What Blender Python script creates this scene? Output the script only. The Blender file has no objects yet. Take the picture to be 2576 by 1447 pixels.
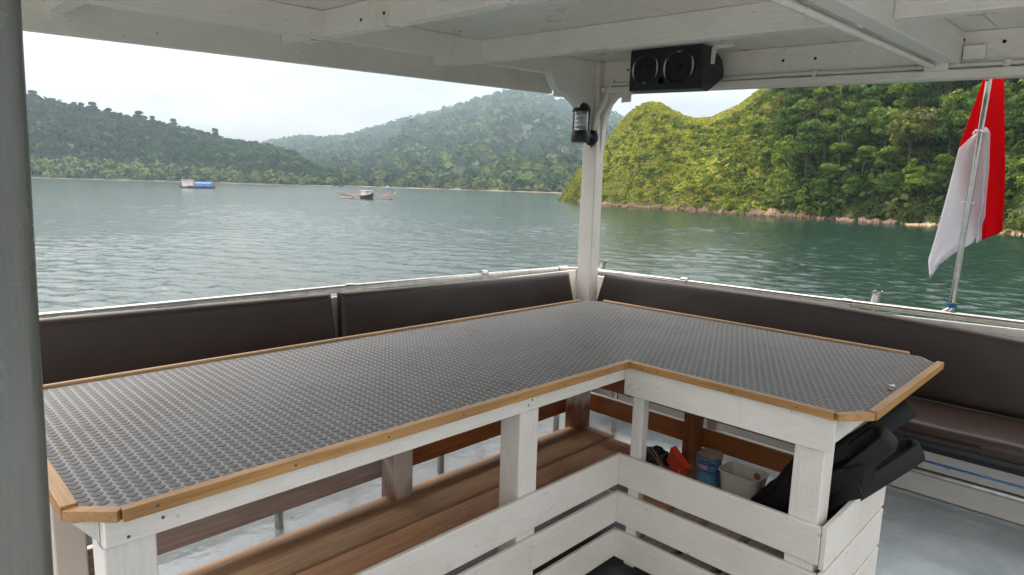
import bpy, bmesh, math, random
import numpy as np
from mathutils import Vector, Matrix, noise as mnoise

random.seed(7); RNG = np.random.default_rng(7)
scene = bpy.context.scene
R_ = math.radians
# ------------------------------------------------------------------ camera
CAM_H = 1.40                      # metres above the deck
SEA = -2.60                       # sea level below the deck
FPX, CXP, CYP = 1615.72, 1288.0, 723.5     # focal length / centre for a 2576 px wide frame
def _n(v): return v / np.linalg.norm(v)
_AX = _n(np.array([2900 - CXP, 516 - CYP, FPX])); _AY = _n(np.array([-370 - CXP, 424 - CYP, FPX]))
_AZ = np.cross(_AX, _AY); _AZ = -_AZ if _AZ[1] > 0 else _AZ; _AZ = _n(_AZ)
ROT = np.array([_AX, _AY, _AZ])
cam_d = bpy.data.cameras.new("camera"); cam = bpy.data.objects.new("camera", cam_d)
scene.collection.objects.link(cam); scene.camera = cam
cam_d.sensor_width = 36.0; cam_d.lens = 36.0 * FPX / 2576.0
cam_d.clip_start = 0.05; cam_d.clip_end = 12000
m = Matrix.Identity(4)
for i in range(3):
    m[i][0] = ROT[i, 0]; m[i][1] = -ROT[i, 1]; m[i][2] = -ROT[i, 2]
m[2][3] = CAM_H
cam.matrix_world = m

def hit(px, py, axis, val):
    """where the sight line through a point of the photograph meets a plane of the boat"""
    d = ROT @ np.array([px - CXP, py - CYP, FPX]); o = np.array([0, 0, CAM_H])
    return o + d * ((val - o[axis]) / d[axis])
def bearing(px, py, r):
    """a point r metres away (on the ground plan) in that direction"""
    d = ROT @ np.array([px - CXP, py - CYP, FPX]); k = r / math.hypot(d[0], d[1])
    return np.array([0, 0, CAM_H]) + d * k

# ------------------------------------------------------------------ world, sun, exposure
SUN_EL, SUN_AZ = 46.0, 94.0      # azimuth of the sun measured from +X towards +Y
world = bpy.data.worlds.new("World"); scene.world = world; world.use_nodes = True
def build_world():
    nt = world.node_tree; nt.nodes.clear(); N = nt.nodes.new; L = nt.links.new
    out = N('ShaderNodeOutputWorld'); bg = N('ShaderNodeBackground'); L(bg.outputs[0], out.inputs[0])
    bg.inputs['Strength'].default_value = 0.10
    sky = N('ShaderNodeTexSky'); sky.sky_type = 'NISHITA'; sky.sun_disc = False
    sky.sun_elevation = R_(SUN_EL); sky.sun_rotation = R_(90 - SUN_AZ)
    sky.air_density = 1.0; sky.dust_density = 2.0
    tc = N('ShaderNodeTexCoord'); sep = N('ShaderNodeSeparateXYZ'); L(tc.outputs['Generated'], sep.inputs[0])
    den = N('ShaderNodeMath'); den.operation = 'ADD'; den.inputs[1].default_value = 0.22
    mx = N('ShaderNodeMath'); mx.operation = 'MAXIMUM'; mx.inputs[1].default_value = 0.0
    L(sep.outputs[2], mx.inputs[0]); L(mx.outputs[0], den.inputs[0])
    dx = N('ShaderNodeMath'); dx.operation = 'DIVIDE'; dy = N('ShaderNodeMath'); dy.operation = 'DIVIDE'
    L(sep.outputs[0], dx.inputs[0]); L(den.outputs[0], dx.inputs[1]); L(sep.outputs[1], dy.inputs[0]); L(den.outputs[0], dy.inputs[1])
    cmb = N('ShaderNodeCombineXYZ'); L(dx.outputs[0], cmb.inputs[0]); L(dy.outputs[0], cmb.inputs[1])
    n1 = N('ShaderNodeTexNoise'); n1.inputs['Scale'].default_value = 1.6; n1.inputs['Detail'].default_value = 5; n1.inputs['Roughness'].default_value = 0.55
    n1.inputs['Distortion'].default_value = 0.5
    L(cmb.outputs[0], n1.inputs['Vector'])
    r1 = N('ShaderNodeValToRGB'); r1.color_ramp.elements[0].position = 0.30; r1.color_ramp.elements[1].position = 0.66
    r1.color_ramp.elements[0].color = (6.7, 6.7, 7.2, 1); r1.color_ramp.elements[1].color = (10.2, 9.7, 8.9, 1)
    L(n1.outputs[0], r1.inputs[0])
    n2 = N('ShaderNodeTexNoise'); n2.inputs['Scale'].default_value = 0.9; n2.inputs['Detail'].default_value = 3
    L(cmb.outputs[0], n2.inputs['Vector'])
    r2 = N('ShaderNodeValToRGB'); r2.color_ramp.elements[0].position = 0.35; r2.color_ramp.elements[1].position = 0.6
    r2.color_ramp.elements[0].color = (0.88,) * 3 + (1,); r2.color_ramp.elements[1].color = (0.97,) * 3 + (1,)
    L(n2.outputs[0], r2.inputs[0])
    mix = N('ShaderNodeMix'); mix.data_type = 'RGBA'
    cie = N('ShaderNodeMath'); cie.operation = 'MULTIPLY_ADD'; cie.inputs[1].default_value = 2.9; cie.inputs[2].default_value = 0.34; L(mx.outputs[0], cie.inputs[0])   # overcast skies are brighter overhead
    dt = N('ShaderNodeVectorMath'); dt.operation = 'DOT_PRODUCT'; L(tc.outputs['Generated'], dt.inputs[0])      # thin cloud glows around the hidden sun
    dt.inputs[1].default_value = (math.cos(R_(SUN_AZ)) * math.cos(R_(SUN_EL)), math.sin(R_(SUN_AZ)) * math.cos(R_(SUN_EL)), math.sin(R_(SUN_EL)))
    d0 = N('ShaderNodeMath'); d0.operation = 'MAXIMUM'; d0.inputs[1].default_value = 0.0; L(dt.outputs['Value'], d0.inputs[0])
    pw = N('ShaderNodeMath'); pw.operation = 'POWER'; pw.inputs[1].default_value = 10.0; L(d0.outputs[0], pw.inputs[0])
    gl = N('ShaderNodeMath'); gl.operation = 'MULTIPLY_ADD'; gl.inputs[1].default_value = 3.6; L(pw.outputs[0], gl.inputs[0]); L(cie.outputs[0], gl.inputs[2])
    cm = N('ShaderNodeVectorMath'); cm.operation = 'SCALE'; L(r1.outputs[0], cm.inputs[0]); L(gl.outputs[0], cm.inputs['Scale'])
    L(r2.outputs[0], mix.inputs[0]); L(sky.outputs[0], mix.inputs[6]); L(cm.outputs[0], mix.inputs[7])
    L(mix.outputs[2], bg.inputs[0])
build_world()
sun_d = bpy.data.lights.new("sun", 'SUN'); sun = bpy.data.objects.new("sun", sun_d); scene.collection.objects.link(sun)
sun_d.energy = 1.5; sun_d.angle = R_(24); sun_d.color = (1.0, 0.93, 0.80)
sd = Vector((math.cos(R_(SUN_AZ)) * math.cos(R_(SUN_EL)), math.sin(R_(SUN_AZ)) * math.cos(R_(SUN_EL)), math.sin(R_(SUN_EL))))
sun.rotation_euler = sd.to_track_quat('Z', 'Y').to_euler()
scene.view_settings.view_transform = 'Standard'; scene.view_settings.look = 'None'
scene.view_settings.exposure = 0.50; scene.view_settings.gamma = 1.0
scene.view_settings.use_curve_mapping = False
scene.render.engine = 'CYCLES'
scene.cycles.use_denoising = True
scene.cycles.max_bounces = 8; scene.cycles.diffuse_bounces = 4; scene.cycles.glossy_bounces = 4
scene.cycles.transmission_bounces = 6; scene.cycles.volume_bounces = 1; scene.cycles.transparent_max_bounces = 8
scene.cycles.sample_clamp_indirect = 6.0
COL = scene.collection

# ------------------------------------------------------------------ materials
MATS = {}
def nodes_of(name):
    mt = bpy.data.materials.new(name); mt.use_nodes = True; nt = mt.node_tree
    return mt, nt, nt.nodes['Principled BSDF'], nt.nodes.new, nt.links.new
def ramp(N, stops):
    r = N('ShaderNodeValToRGB'); e = r.color_ramp.elements
    e[0].position, e[0].color = stops[0][0], tuple(stops[0][1]) + (1,)
    e[1].position, e[1].color = stops[-1][0], tuple(stops[-1][1]) + (1,)
    for p, c in stops[1:-1]:
        x = e.new(p); x.color = tuple(c) + (1,)
    return r
def noise_tex(N, L, scale, detail=4, rough=0.55, vec=(1, 1, 1), coord='Object', dist=0.0):
    tc = N('ShaderNodeTexCoord'); mp = N('ShaderNodeMapping'); mp.inputs['Scale'].default_value = vec
    L(tc.outputs[coord], mp.inputs[0]); n = N('ShaderNodeTexNoise'); L(mp.outputs[0], n.inputs['Vector'])
    n.inputs['Scale'].default_value = scale; n.inputs['Detail'].default_value = detail
    n.inputs['Roughness'].default_value = rough; n.inputs['Distortion'].default_value = dist
    return n
def simple(name, col, rough=0.5, metal=0.0, var=0.12, scale=18, bump=0.0, bscale=120, spec=0.5, coat=0.0):
    mt, nt, b, N, L = nodes_of(name)
    n = noise_tex(N, L, scale)
    c0 = [max(0, c * (1 - var)) for c in col]; c1 = [min(1, c * (1 + var)) for c in col]
    r = ramp(N, [(0.3, c0), (0.7, c1)]); L(n.outputs[0], r.inputs[0]); L(r.outputs[0], b.inputs['Base Color'])
    b.inputs['Roughness'].default_value = rough; b.inputs['Metallic'].default_value = metal
    b.inputs['Specular IOR Level'].default_value = spec; b.inputs['Coat Weight'].default_value = coat
    if bump:
        n2 = noise_tex(N, L, bscale, 3); bp = N('ShaderNodeBump'); bp.inputs['Strength'].default_value = bump
        bp.inputs['Distance'].default_value = 0.002; L(n2.outputs[0], bp.inputs['Height']); L(bp.outputs[0], b.inputs['Normal'])
    MATS[name] = mt; return mt
def painted(name, col, vec=(1, 1, 1), grime=0.5, rough=0.38):
    """brush painted wood: soft grime clouds, thin brush marks, a few worn specks"""
    mt, nt, b, N, L = nodes_of(name)
    n = noise_tex(N, L, 3.2, 5, 0.6); d = [c * (1 - 0.16 * grime) for c in col]; d[2] *= 0.95
    r = ramp(N, [(0.32, d), (0.62, col)]); L(n.outputs[0], r.inputs[0])
    nb = noise_tex(N, L, 26, 4, 0.6, vec); rb = ramp(N, [(0.40, (0.90, 0.89, 0.87)), (0.60, (1, 1, 1))]); L(nb.outputs[0], rb.inputs[0])
    m1 = N('ShaderNodeMix'); m1.data_type = 'RGBA'; m1.blend_type = 'MULTIPLY'; m1.inputs[0].default_value = 0.75
    L(r.outputs[0], m1.inputs[6]); L(rb.outputs[0], m1.inputs[7])
    ns = noise_tex(N, L, 34, 2, 0.5, (1, 1, 1)); rs = ramp(N, [(0.72, (0, 0, 0)), (0.75, (1, 1, 1))]); L(ns.outputs[0], rs.inputs[0])
    m2 = N('ShaderNodeMix'); m2.data_type = 'RGBA'; m2.inputs[7].default_value = (0.20, 0.15, 0.11, 1)
    fm = N('ShaderNodeMath'); fm.operation = 'MULTIPLY'; fm.inputs[1].default_value = 0.75 * grime
    L(rs.outputs[0], fm.inputs[0]); L(fm.outputs[0], m2.inputs[0]); L(m1.outputs[2], m2.inputs[6]); L(m2.outputs[2], b.inputs['Base Color'])
    nd = noise_tex(N, L, 8, 4, 0.6, (3, 3, 0.30)); rd = ramp(N, [(0.62, (0, 0, 0)), (0.78, (1, 1, 1))]); L(nd.outputs[0], rd.inputs[0])      # runs and stains
    fd = N('ShaderNodeMath'); fd.operation = 'MULTIPLY'; fd.inputs[1].default_value = 0.55 * grime; L(rd.outputs[0], fd.inputs[0])
    m4 = N('ShaderNodeMix'); m4.data_type = 'RGBA'; m4.inputs[7].default_value = (0.40, 0.31, 0.23, 1); L(fd.outputs[0], m4.inputs[0]); L(m2.outputs[2], m4.inputs[6]); L(m4.outputs[2], b.inputs['Base Color'])
    rr = ramp(N, [(0.3, (rough - 0.08,) * 3), (0.7, (rough + 0.14,) * 3)]); L(n.outputs[0], rr.inputs[0]); L(rr.outputs[0], b.inputs['Roughness'])
    bp = N('ShaderNodeBump'); bp.inputs['Strength'].default_value = 0.35; bp.inputs['Distance'].default_value = 0.0015
    L(nb.outputs[0], bp.inputs['Height']); L(bp.outputs[0], b.inputs['Normal'])
    MATS[name] = mt; return mt
def wood(name, dark, light, axis, rough=0.45, knots=0.0, coat=0.0):
    mt, nt, b, N, L = nodes_of(name)
    vec = [9, 9, 9]; vec[axis] = 0.55
    n = noise_tex(N, L, 3.5, 6, 0.62, tuple(vec), dist=1.2)
    r = ramp(N, [(0.25, dark), (0.50, [(a + c) / 2 for a, c in zip(dark, light)]), (0.75, light)]); L(n.outputs[0], r.inputs[0])
    vf = [34, 34, 34]; vf[axis] = 1.2
    nf = noise_tex(N, L, 5, 3, 0.6, tuple(vf)); rf = ramp(N, [(0.38, (0.72, 0.68, 0.64)), (0.55, (1, 1, 1))]); L(nf.outputs[0], rf.inputs[0])
    m1 = N('ShaderNodeMix'); m1.data_type = 'RGBA'; m1.blend_type = 'MULTIPLY'; m1.inputs[0].default_value = 0.8
    L(r.outputs[0], m1.inputs[6]); L(rf.outputs[0], m1.inputs[7])
    nl = noise_tex(N, L, 2.3, 3); rl = ramp(N, [(0.3, (0.78, 0.76, 0.74)), (0.7, (1.1, 1.1, 1.1))]); L(nl.outputs[0], rl.inputs[0])
    m2 = N('ShaderNodeMix'); m2.data_type = 'RGBA'; m2.blend_type = 'MULTIPLY'; m2.inputs[0].default_value = 1
    L(m1.outputs[2], m2.inputs[6]); L(rl.outputs[0], m2.inputs[7]); last = m2.outputs[2]
    if knots:
        kv = [7, 7, 7]; kv[axis] = 3.2
        tc = N('ShaderNodeTexCoord'); mp = N('ShaderNodeMapping'); mp.inputs['Scale'].default_value = tuple(kv); L(tc.outputs['Object'], mp.inputs[0])
        vo = N('ShaderNodeTexVoronoi'); vo.inputs['Scale'].default_value = 0.55; L(mp.outputs[0], vo.inputs['Vector'])
        rk = ramp(N, [(0.06, (1, 1, 1)), (0.13, (0, 0, 0))]); L(vo.outputs['Distance'], rk.inputs[0])
        km = N('ShaderNodeMath'); km.operation = 'MULTIPLY'; km.inputs[1].default_value = knots; L(rk.outputs[0], km.inputs[0])
        m3 = N('ShaderNodeMix'); m3.data_type = 'RGBA'; m3.inputs[7].default_value = (dark[0] * 0.35, dark[1] * 0.3, dark[2] * 0.3, 1)
        L(km.outputs[0], m3.inputs[0]); L(last, m3.inputs[6]); last = m3.outputs[2]
    L(last, b.inputs['Base Color']); b.inputs['Roughness'].default_value = rough; b.inputs['Coat Weight'].default_value = coat
    b.inputs['Coat Roughness'].default_value = 0.2
    bp = N('ShaderNodeBump'); bp.inputs['Strength'].default_value = 0.3; bp.inputs['Distance'].default_value = 0.001
    L(nf.outputs[0], bp.inputs['Height']); L(bp.outputs[0], b.inputs['Normal'])
    MATS[name] = mt; return mt
def overspray(name, axis_z0, white, brown):
    """brown post whose upper part was brushed white: ragged lower end of the paint"""
    mt, nt, b, N, L = nodes_of(name)
    tc = N('ShaderNodeTexCoord'); sp = N('ShaderNodeSeparateXYZ'); L(tc.outputs['Object'], sp.inputs[0])
    n = noise_tex(N, L, 14, 4, 0.6, (1, 1, 0.25))
    mm = N('ShaderNodeMath'); mm.operation = 'MULTIPLY_ADD'; mm.inputs[1].default_value = 0.30; L(n.outputs[0], mm.inputs[0]); L(sp.outputs[2], mm.inputs[2])
    r = ramp(N, [(axis_z0 + 0.15 - 0.03, brown), (axis_z0 + 0.15 + 0.03, white)]); L(mm.outputs[0], r.inputs[0])
    L(r.outputs[0], b.inputs['Base Color']); b.inputs['Roughness'].default_value = 0.45
    MATS[name] = mt; return mt

painted('paint_x', (0.77, 0.73, 0.69), (0.6, 9, 9))
painted('paint_y', (0.77, 0.73, 0.69), (9, 0.6, 9))
painted('paint_z', (0.77, 0.73, 0.69), (9, 9, 0.6))
painted('paint_roof_x', (0.79, 0.75, 0.705), (0.5, 8, 8), 0.45, 0.3)
painted('paint_roof_y', (0.80, 0.755, 0.70), (8, 0.5, 8), 0.45, 0.3)
painted('paint_pillar_shade', (0.135, 0.135, 0.125), (6, 6, 0.5), 0.22, 0.2)  # grey darkened: the shade lying on the pillar is in its colour
painted('paint_hull', (0.78, 0.77, 0.75), (3, 3, 3), 0.5, 0.35)
wood('trim_x', (0.32, 0.155, 0.045), (0.52, 0.29, 0.10), 0, 0.42, 0.3)
wood('trim_y', (0.32, 0.155, 0.045), (0.52, 0.29, 0.10), 1, 0.42, 0.3)
wood('strip_x', (0.38, 0.21, 0.09), (0.56, 0.35, 0.17), 0, 0.5)
wood('strip_y', (0.38, 0.21, 0.09), (0.56, 0.35, 0.17), 1, 0.5)
wood('varnish_x', (0.22, 0.062, 0.018), (0.36, 0.12, 0.034), 0, 0.32, 0, 0.4)
wood('varnish_y', (0.30, 0.10, 0.026), (0.46, 0.175, 0.05), 1, 0.32, 0, 0.4)
wood('varnish_z', (0.20, 0.060, 0.016), (0.33, 0.115, 0.032), 2, 0.32, 0, 0.4)
wood('greybrown_x', (0.26, 0.19, 0.165), (0.42, 0.33, 0.295), 0, 0.5)
wood('plank_dark', (0.31, 0.18, 0.095), (0.55, 0.35, 0.20), 0, 0.5, 0.6)
wood('plank_light', (0.56, 0.30, 0.16), (0.76, 0.46, 0.28), 0, 0.5, 0.9)
wood('plank_grey', (0.46, 0.36, 0.29), (0.70, 0.60, 0.52), 0, 0.6, 0.5)
wood('ply', (0.32, 0.20, 0.10), (0.45, 0.30, 0.16), 0, 0.6)
overspray('overspray', 0.40, (0.66, 0.62, 0.58), (0.20, 0.065, 0.02))
overspray('overspray_thin', 0.30, (0.50, 0.43, 0.38), (0.26, 0.14, 0.09))
simple('cushion', (0.028, 0.0155, 0.011), 0.42, var=0.10, scale=6, bump=0.25, bscale=260, spec=0.5)
simple('dark_frame', (0.02, 0.02, 0.022), 0.5)
simple('steel', (0.50, 0.47, 0.42), 0.18, 1.0, 0.12, 30)
simple('steel_dull', (0.45, 0.44, 0.42), 0.32, 1.0, 0.18, 25)
simple('black_plastic', (0.012, 0.012, 0.013), 0.42, var=0.2)
simple('black_cone', (0.006, 0.006, 0.006), 0.7)
simple('black_fabric', (0.006, 0.006, 0.0065), 0.8, var=0.3, scale=9, bump=0.5, bscale=300, spec=0.25)
simple('black_webbing', (0.0085, 0.0085, 0.009), 0.6, var=0.3, scale=20, bump=0.6, bscale=500, spec=0.3)
simple('mat_floor', (0.018, 0.018, 0.02), 0.45, var=0.3, scale=6, bump=0.4, bscale=90)
simple('screw', (0.10, 0.075, 0.05), 0.5, 0.3)
simple('hole', (0.012, 0.010, 0.009), 0.9)
simple('chrome', (0.80, 0.80, 0.80), 0.08, 1.0, 0.03)
simple('orange_red', (0.72, 0.075, 0.030), 0.33, var=0.1, scale=30)
simple('grease_black', (0.02, 0.017, 0.015), 0.2, var=0.4, scale=40, bump=0.8, bscale=60)
simple('tub_plastic', (0.56, 0.53, 0.47), 0.42, var=0.08, scale=14)
simple('rust_stain', (0.30, 0.11, 0.03), 0.7, var=0.4, scale=90)
simple('can_blue', (0.085, 0.20, 0.36), 0.38, var=0.35, scale=26)
simple('can_red', (0.55, 0.02, 0.02), 0.4)
simple('can_black', (0.012, 0.016, 0.03), 0.5)
simple('can_lid', (0.52, 0.48, 0.47), 0.35, 0.3)
simple('can_rim', (0.42, 0.36, 0.27), 0.35, 0.8)
simple('can_pink', (0.42, 0.27, 0.33), 0.5)
def cloth(name, col):
    mt, nt, b, N, L = nodes_of(name); out = nt.nodes['Material Output']; nt.nodes.remove(b)
    n = noise_tex(N, L, 40, 3); r = ramp(N, [(0.3, [c * 0.94 for c in col]), (0.7, col)]); L(n.outputs[0], r.inputs[0])
    df = N('ShaderNodeBsdfDiffuse'); tr = N('ShaderNodeBsdfTranslucent'); mx = N('ShaderNodeMixShader'); mx.inputs[0].default_value = 0.52
    L(r.outputs[0], df.inputs[0]); L(r.outputs[0], tr.inputs[0]); L(df.outputs[0], mx.inputs[1]); L(tr.outputs[0], mx.inputs[2]); L(mx.outputs[0], out.inputs[0]); MATS[name] = mt
cloth('flag_red', (0.72, 0.012, 0.018)); cloth('flag_white', (0.84, 0.82, 0.86))
simple('blue_rope', (0.02, 0.09, 0.20), 0.8, var=0.3, scale=60)
simple('tube_blue', (0.03, 0.13, 0.32), 0.25, var=0.2)
simple('trim_glint', (0.62, 0.60, 0.55), 0.3)  # pale colour holds the bright glints of the chrome crescents
simple('bulb', (0.80, 0.79, 0.76), 0.4)
simple('boat_wood', (0.30, 0.16, 0.12), 0.6, var=0.3, scale=1)
simple('boat_red', (0.46, 0.24, 0.21), 0.6, var=0.2, scale=1)
simple('boat_black', (0.035, 0.04, 0.045), 0.5, var=0.2, scale=1)
simple('boat_blue', (0.09, 0.22, 0.48), 0.5, var=0.2, scale=1)
simple('boat_white', (0.72, 0.68, 0.66), 0.5, var=0.1, scale=1)
simple('bark', (0.12, 0.095, 0.07), 0.85, var=0.3, scale=2)
simple('dead_wood', (0.55, 0.50, 0.43), 0.8, var=0.15, scale=2)
def glass_mat():
    mt, nt, b, N, L = nodes_of('glass'); out = nt.nodes['Material Output']; nt.nodes.remove(b)
    tr = N('ShaderNodeBsdfTransparent'); gl = N('ShaderNodeBsdfGlossy'); gl.inputs['Roughness'].default_value = 0.05; mx = N('ShaderNodeMixShader')
    n = noise_tex(N, L, 30, 3); r = ramp(N, [(0.3, (0.965, 0.975, 0.975)), (0.7, (0.99, 0.995, 0.995))]); L(n.outputs[0], r.inputs[0]); L(r.outputs[0], tr.inputs[0])
    fr = N('ShaderNodeFresnel'); fr.inputs[0].default_value = 1.35; L(fr.outputs[0], mx.inputs[0]); L(tr.outputs[0], mx.inputs[1]); L(gl.outputs[0], mx.inputs[2]); L(mx.outputs[0], out.inputs[0]); MATS['glass'] = mt
glass_mat()
def mat_rubber(name, c0, c1, rough):
    mt, nt, b, N, L = nodes_of(name)
    n = noise_tex(N, L, 2.6, 5, 0.65); r = ramp(N, [(0.30, c0), (0.68, c1)]); L(n.outputs[0], r.inputs[0])
    # dusty scuffs and a few dark dried spills
    n2 = noise_tex(N, L, 9, 4, 0.7, (1, 1, 1), dist=0.8); r2 = ramp(N, [(0.30, (0.50, 0.48, 0.46)), (0.42, (1, 1, 1)), (0.62, (1, 1, 1)), (0.74, (1.25, 1.22, 1.18))]); L(n2.outputs[0], r2.inputs[0])
    m1 = N('ShaderNodeMix'); m1.data_type = 'RGBA'; m1.blend_type = 'MULTIPLY'; m1.inputs[0].default_value = 0.8
    L(r.outputs[0], m1.inputs[6]); L(r2.outputs[0], m1.inputs[7]); L(m1.outputs[2], b.inputs['Base Color'])
    rr = ramp(N, [(0.3, (rough - 0.07,) * 3), (0.7, (rough + 0.12,) * 3)]); L(n.outputs[0], rr.inputs[0]); L(rr.outputs[0], b.inputs['Roughness'])
    MATS[name] = mt
mat_rubber('mat_base', (0.15, 0.141, 0.140), (0.25, 0.237, 0.234), 0.48)
mat_rubber('mat_coin', (0.044, 0.043, 0.044), (0.076, 0.074, 0.074), 0.46)
def deck_mat():
    mt, nt, b, N, L = nodes_of('deck')
    n = noise_tex(N, L, 4, 6, 0.65); r = ramp(N, [(0.3, (0.36, 0.42, 0.45)), (0.7, (0.56, 0.61, 0.635))]); L(n.outputs[0], r.inputs[0]); L(r.outputs[0], b.inputs['Base Color'])
    rr = ramp(N, [(0.35, (0.06,) * 3), (0.7, (0.22,) * 3)]); L(n.outputs[0], rr.inputs[0]); L(rr.outputs[0], b.inputs['Roughness'])
    nb = noise_tex(N, L, 42, 4, 0.6, (1.0, 0.45, 1)); nb2 = noise_tex(N, L, 9, 3, 0.5)
    ad = N('ShaderNodeMath'); ad.operation = 'MULTIPLY_ADD'; ad.inputs[1].default_value = 2.5; L(nb2.outputs[0], ad.inputs[0]); L(nb.outputs[0], ad.inputs[2])
    bp = N('ShaderNodeBump'); bp.inputs['Strength'].default_value = 0.30; bp.inputs['Distance'].default_value = 0.005
    L(ad.outputs[0], bp.inputs['Height']); L(bp.outputs[0], b.inputs['Normal']); MATS['deck'] = mt
deck_mat()
def water_mat():
    mt, nt, b, N, L = nodes_of('water')
    n0 = noise_tex(N, L, 0.012, 3, 0.5); r0 = ramp(N, [(0.35, (0.007, 0.027, 0.021)), (0.65, (0.011, 0.038, 0.028))]); L(n0.outputs[0], r0.inputs[0])
    L(r0.outputs[0], b.inputs['Base Color']); b.inputs['Roughness'].default_value = 0.13; b.inputs['IOR'].default_value = 1.333
    # fine ripples riding on the modelled waves
    n1 = noise_tex(N, L, 3.0, 3, 0.55, (1, 0.6, 1), dist=0.4)
    bp = N('ShaderNodeBump'); bp.inputs['Strength'].default_value = 1.0; bp.inputs['Distance'].default_value = 0.045
    L(n1.outputs[0], bp.inputs['Height']); L(bp.outputs[0], b.inputs['Normal']); MATS['water'] = mt
water_mat()
def leaf_mat(name, vein=0.25, scale=0.05, trans=0.35):
    """foliage: colour of each clump from its own attribute, large patches of another tone"""
    mt, nt, b, N, L = nodes_of(name)
    at = N('ShaderNodeAttribute'); at.attribute_name = 'tone'
    n = noise_tex(N, L, scale, 4, 0.6); r = ramp(N, [(0.32, (1 - vein,) * 3), (0.68, (1 + vein,) * 3)]); L(n.outputs[0], r.inputs[0])
    m1 = N('ShaderNodeMix'); m1.data_type = 'RGBA'; m1.blend_type = 'MULTIPLY'; m1.inputs[0].default_value = 1.0
    L(at.outputs['Color'], m1.inputs[6]); L(r.outputs[0], m1.inputs[7])
    out = nt.nodes['Material Output']; nt.nodes.remove(b)
    df = N('ShaderNodeBsdfDiffuse'); tr = N('ShaderNodeBsdfTranslucent'); mx = N('ShaderNodeMixShader'); mx.inputs[0].default_value = trans
    L(m1.outputs[2], df.inputs[0]); L(m1.outputs[2], tr.inputs[0]); L(df.outputs[0], mx.inputs[1]); L(tr.outputs[0], mx.inputs[2]); L(mx.outputs[0], out.inputs[0])
    MATS[name] = mt
leaf_mat('leaf', 0.10, 0.4, 0.30); leaf_mat('scrub', 0.18, 0.06, 0.30); leaf_mat('far_leaf', 0.35, 0.006, 0.2)
def soil_mat(name, c0, c1, c2, scale):
    mt, nt, b, N, L = nodes_of(name); n = noise_tex(N, L, scale, 6, 0.62)
    r = ramp(N, [(0.3, c0), (0.52, c1), (0.72, c2)]); L(n.outputs[0], r.inputs[0]); L(r.outputs[0], b.inputs['Base Color']); b.inputs['Roughness'].default_value = 0.9
    n2 = noise_tex(N, L, scale * 12, 4); bp = N('ShaderNodeBump'); bp.inputs['Strength'].default_value = 0.7; bp.inputs['Distance'].default_value = 0.4
    L(n2.outputs[0], bp.inputs['Height']); L(bp.outputs[0], b.inputs['Normal']); MATS[name] = mt
soil_mat('hill_ground', (0.055, 0.075, 0.018), (0.10, 0.12, 0.026), (0.15, 0.12, 0.05), 0.09)
soil_mat('far_ground', (0.030, 0.055, 0.020), (0.045, 0.075, 0.022), (0.075, 0.105, 0.030), 0.008)
soil_mat('rock', (0.05, 0.03, 0.02), (0.15, 0.085, 0.05), (0.36, 0.26, 0.18), 0.22)
soil_mat('sand', (0.34, 0.22, 0.13), (0.44, 0.31, 0.19), (0.52, 0.39, 0.26), 0.3)
soil_mat('far_sand', (0.17, 0.14, 0.10), (0.24, 0.19, 0.14), (0.30, 0.25, 0.18), 0.05)
soil_mat('red_earth', (0.12, 0.08, 0.05), (0.20, 0.115, 0.085), (0.26, 0.15, 0.115), 0.06)

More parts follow.
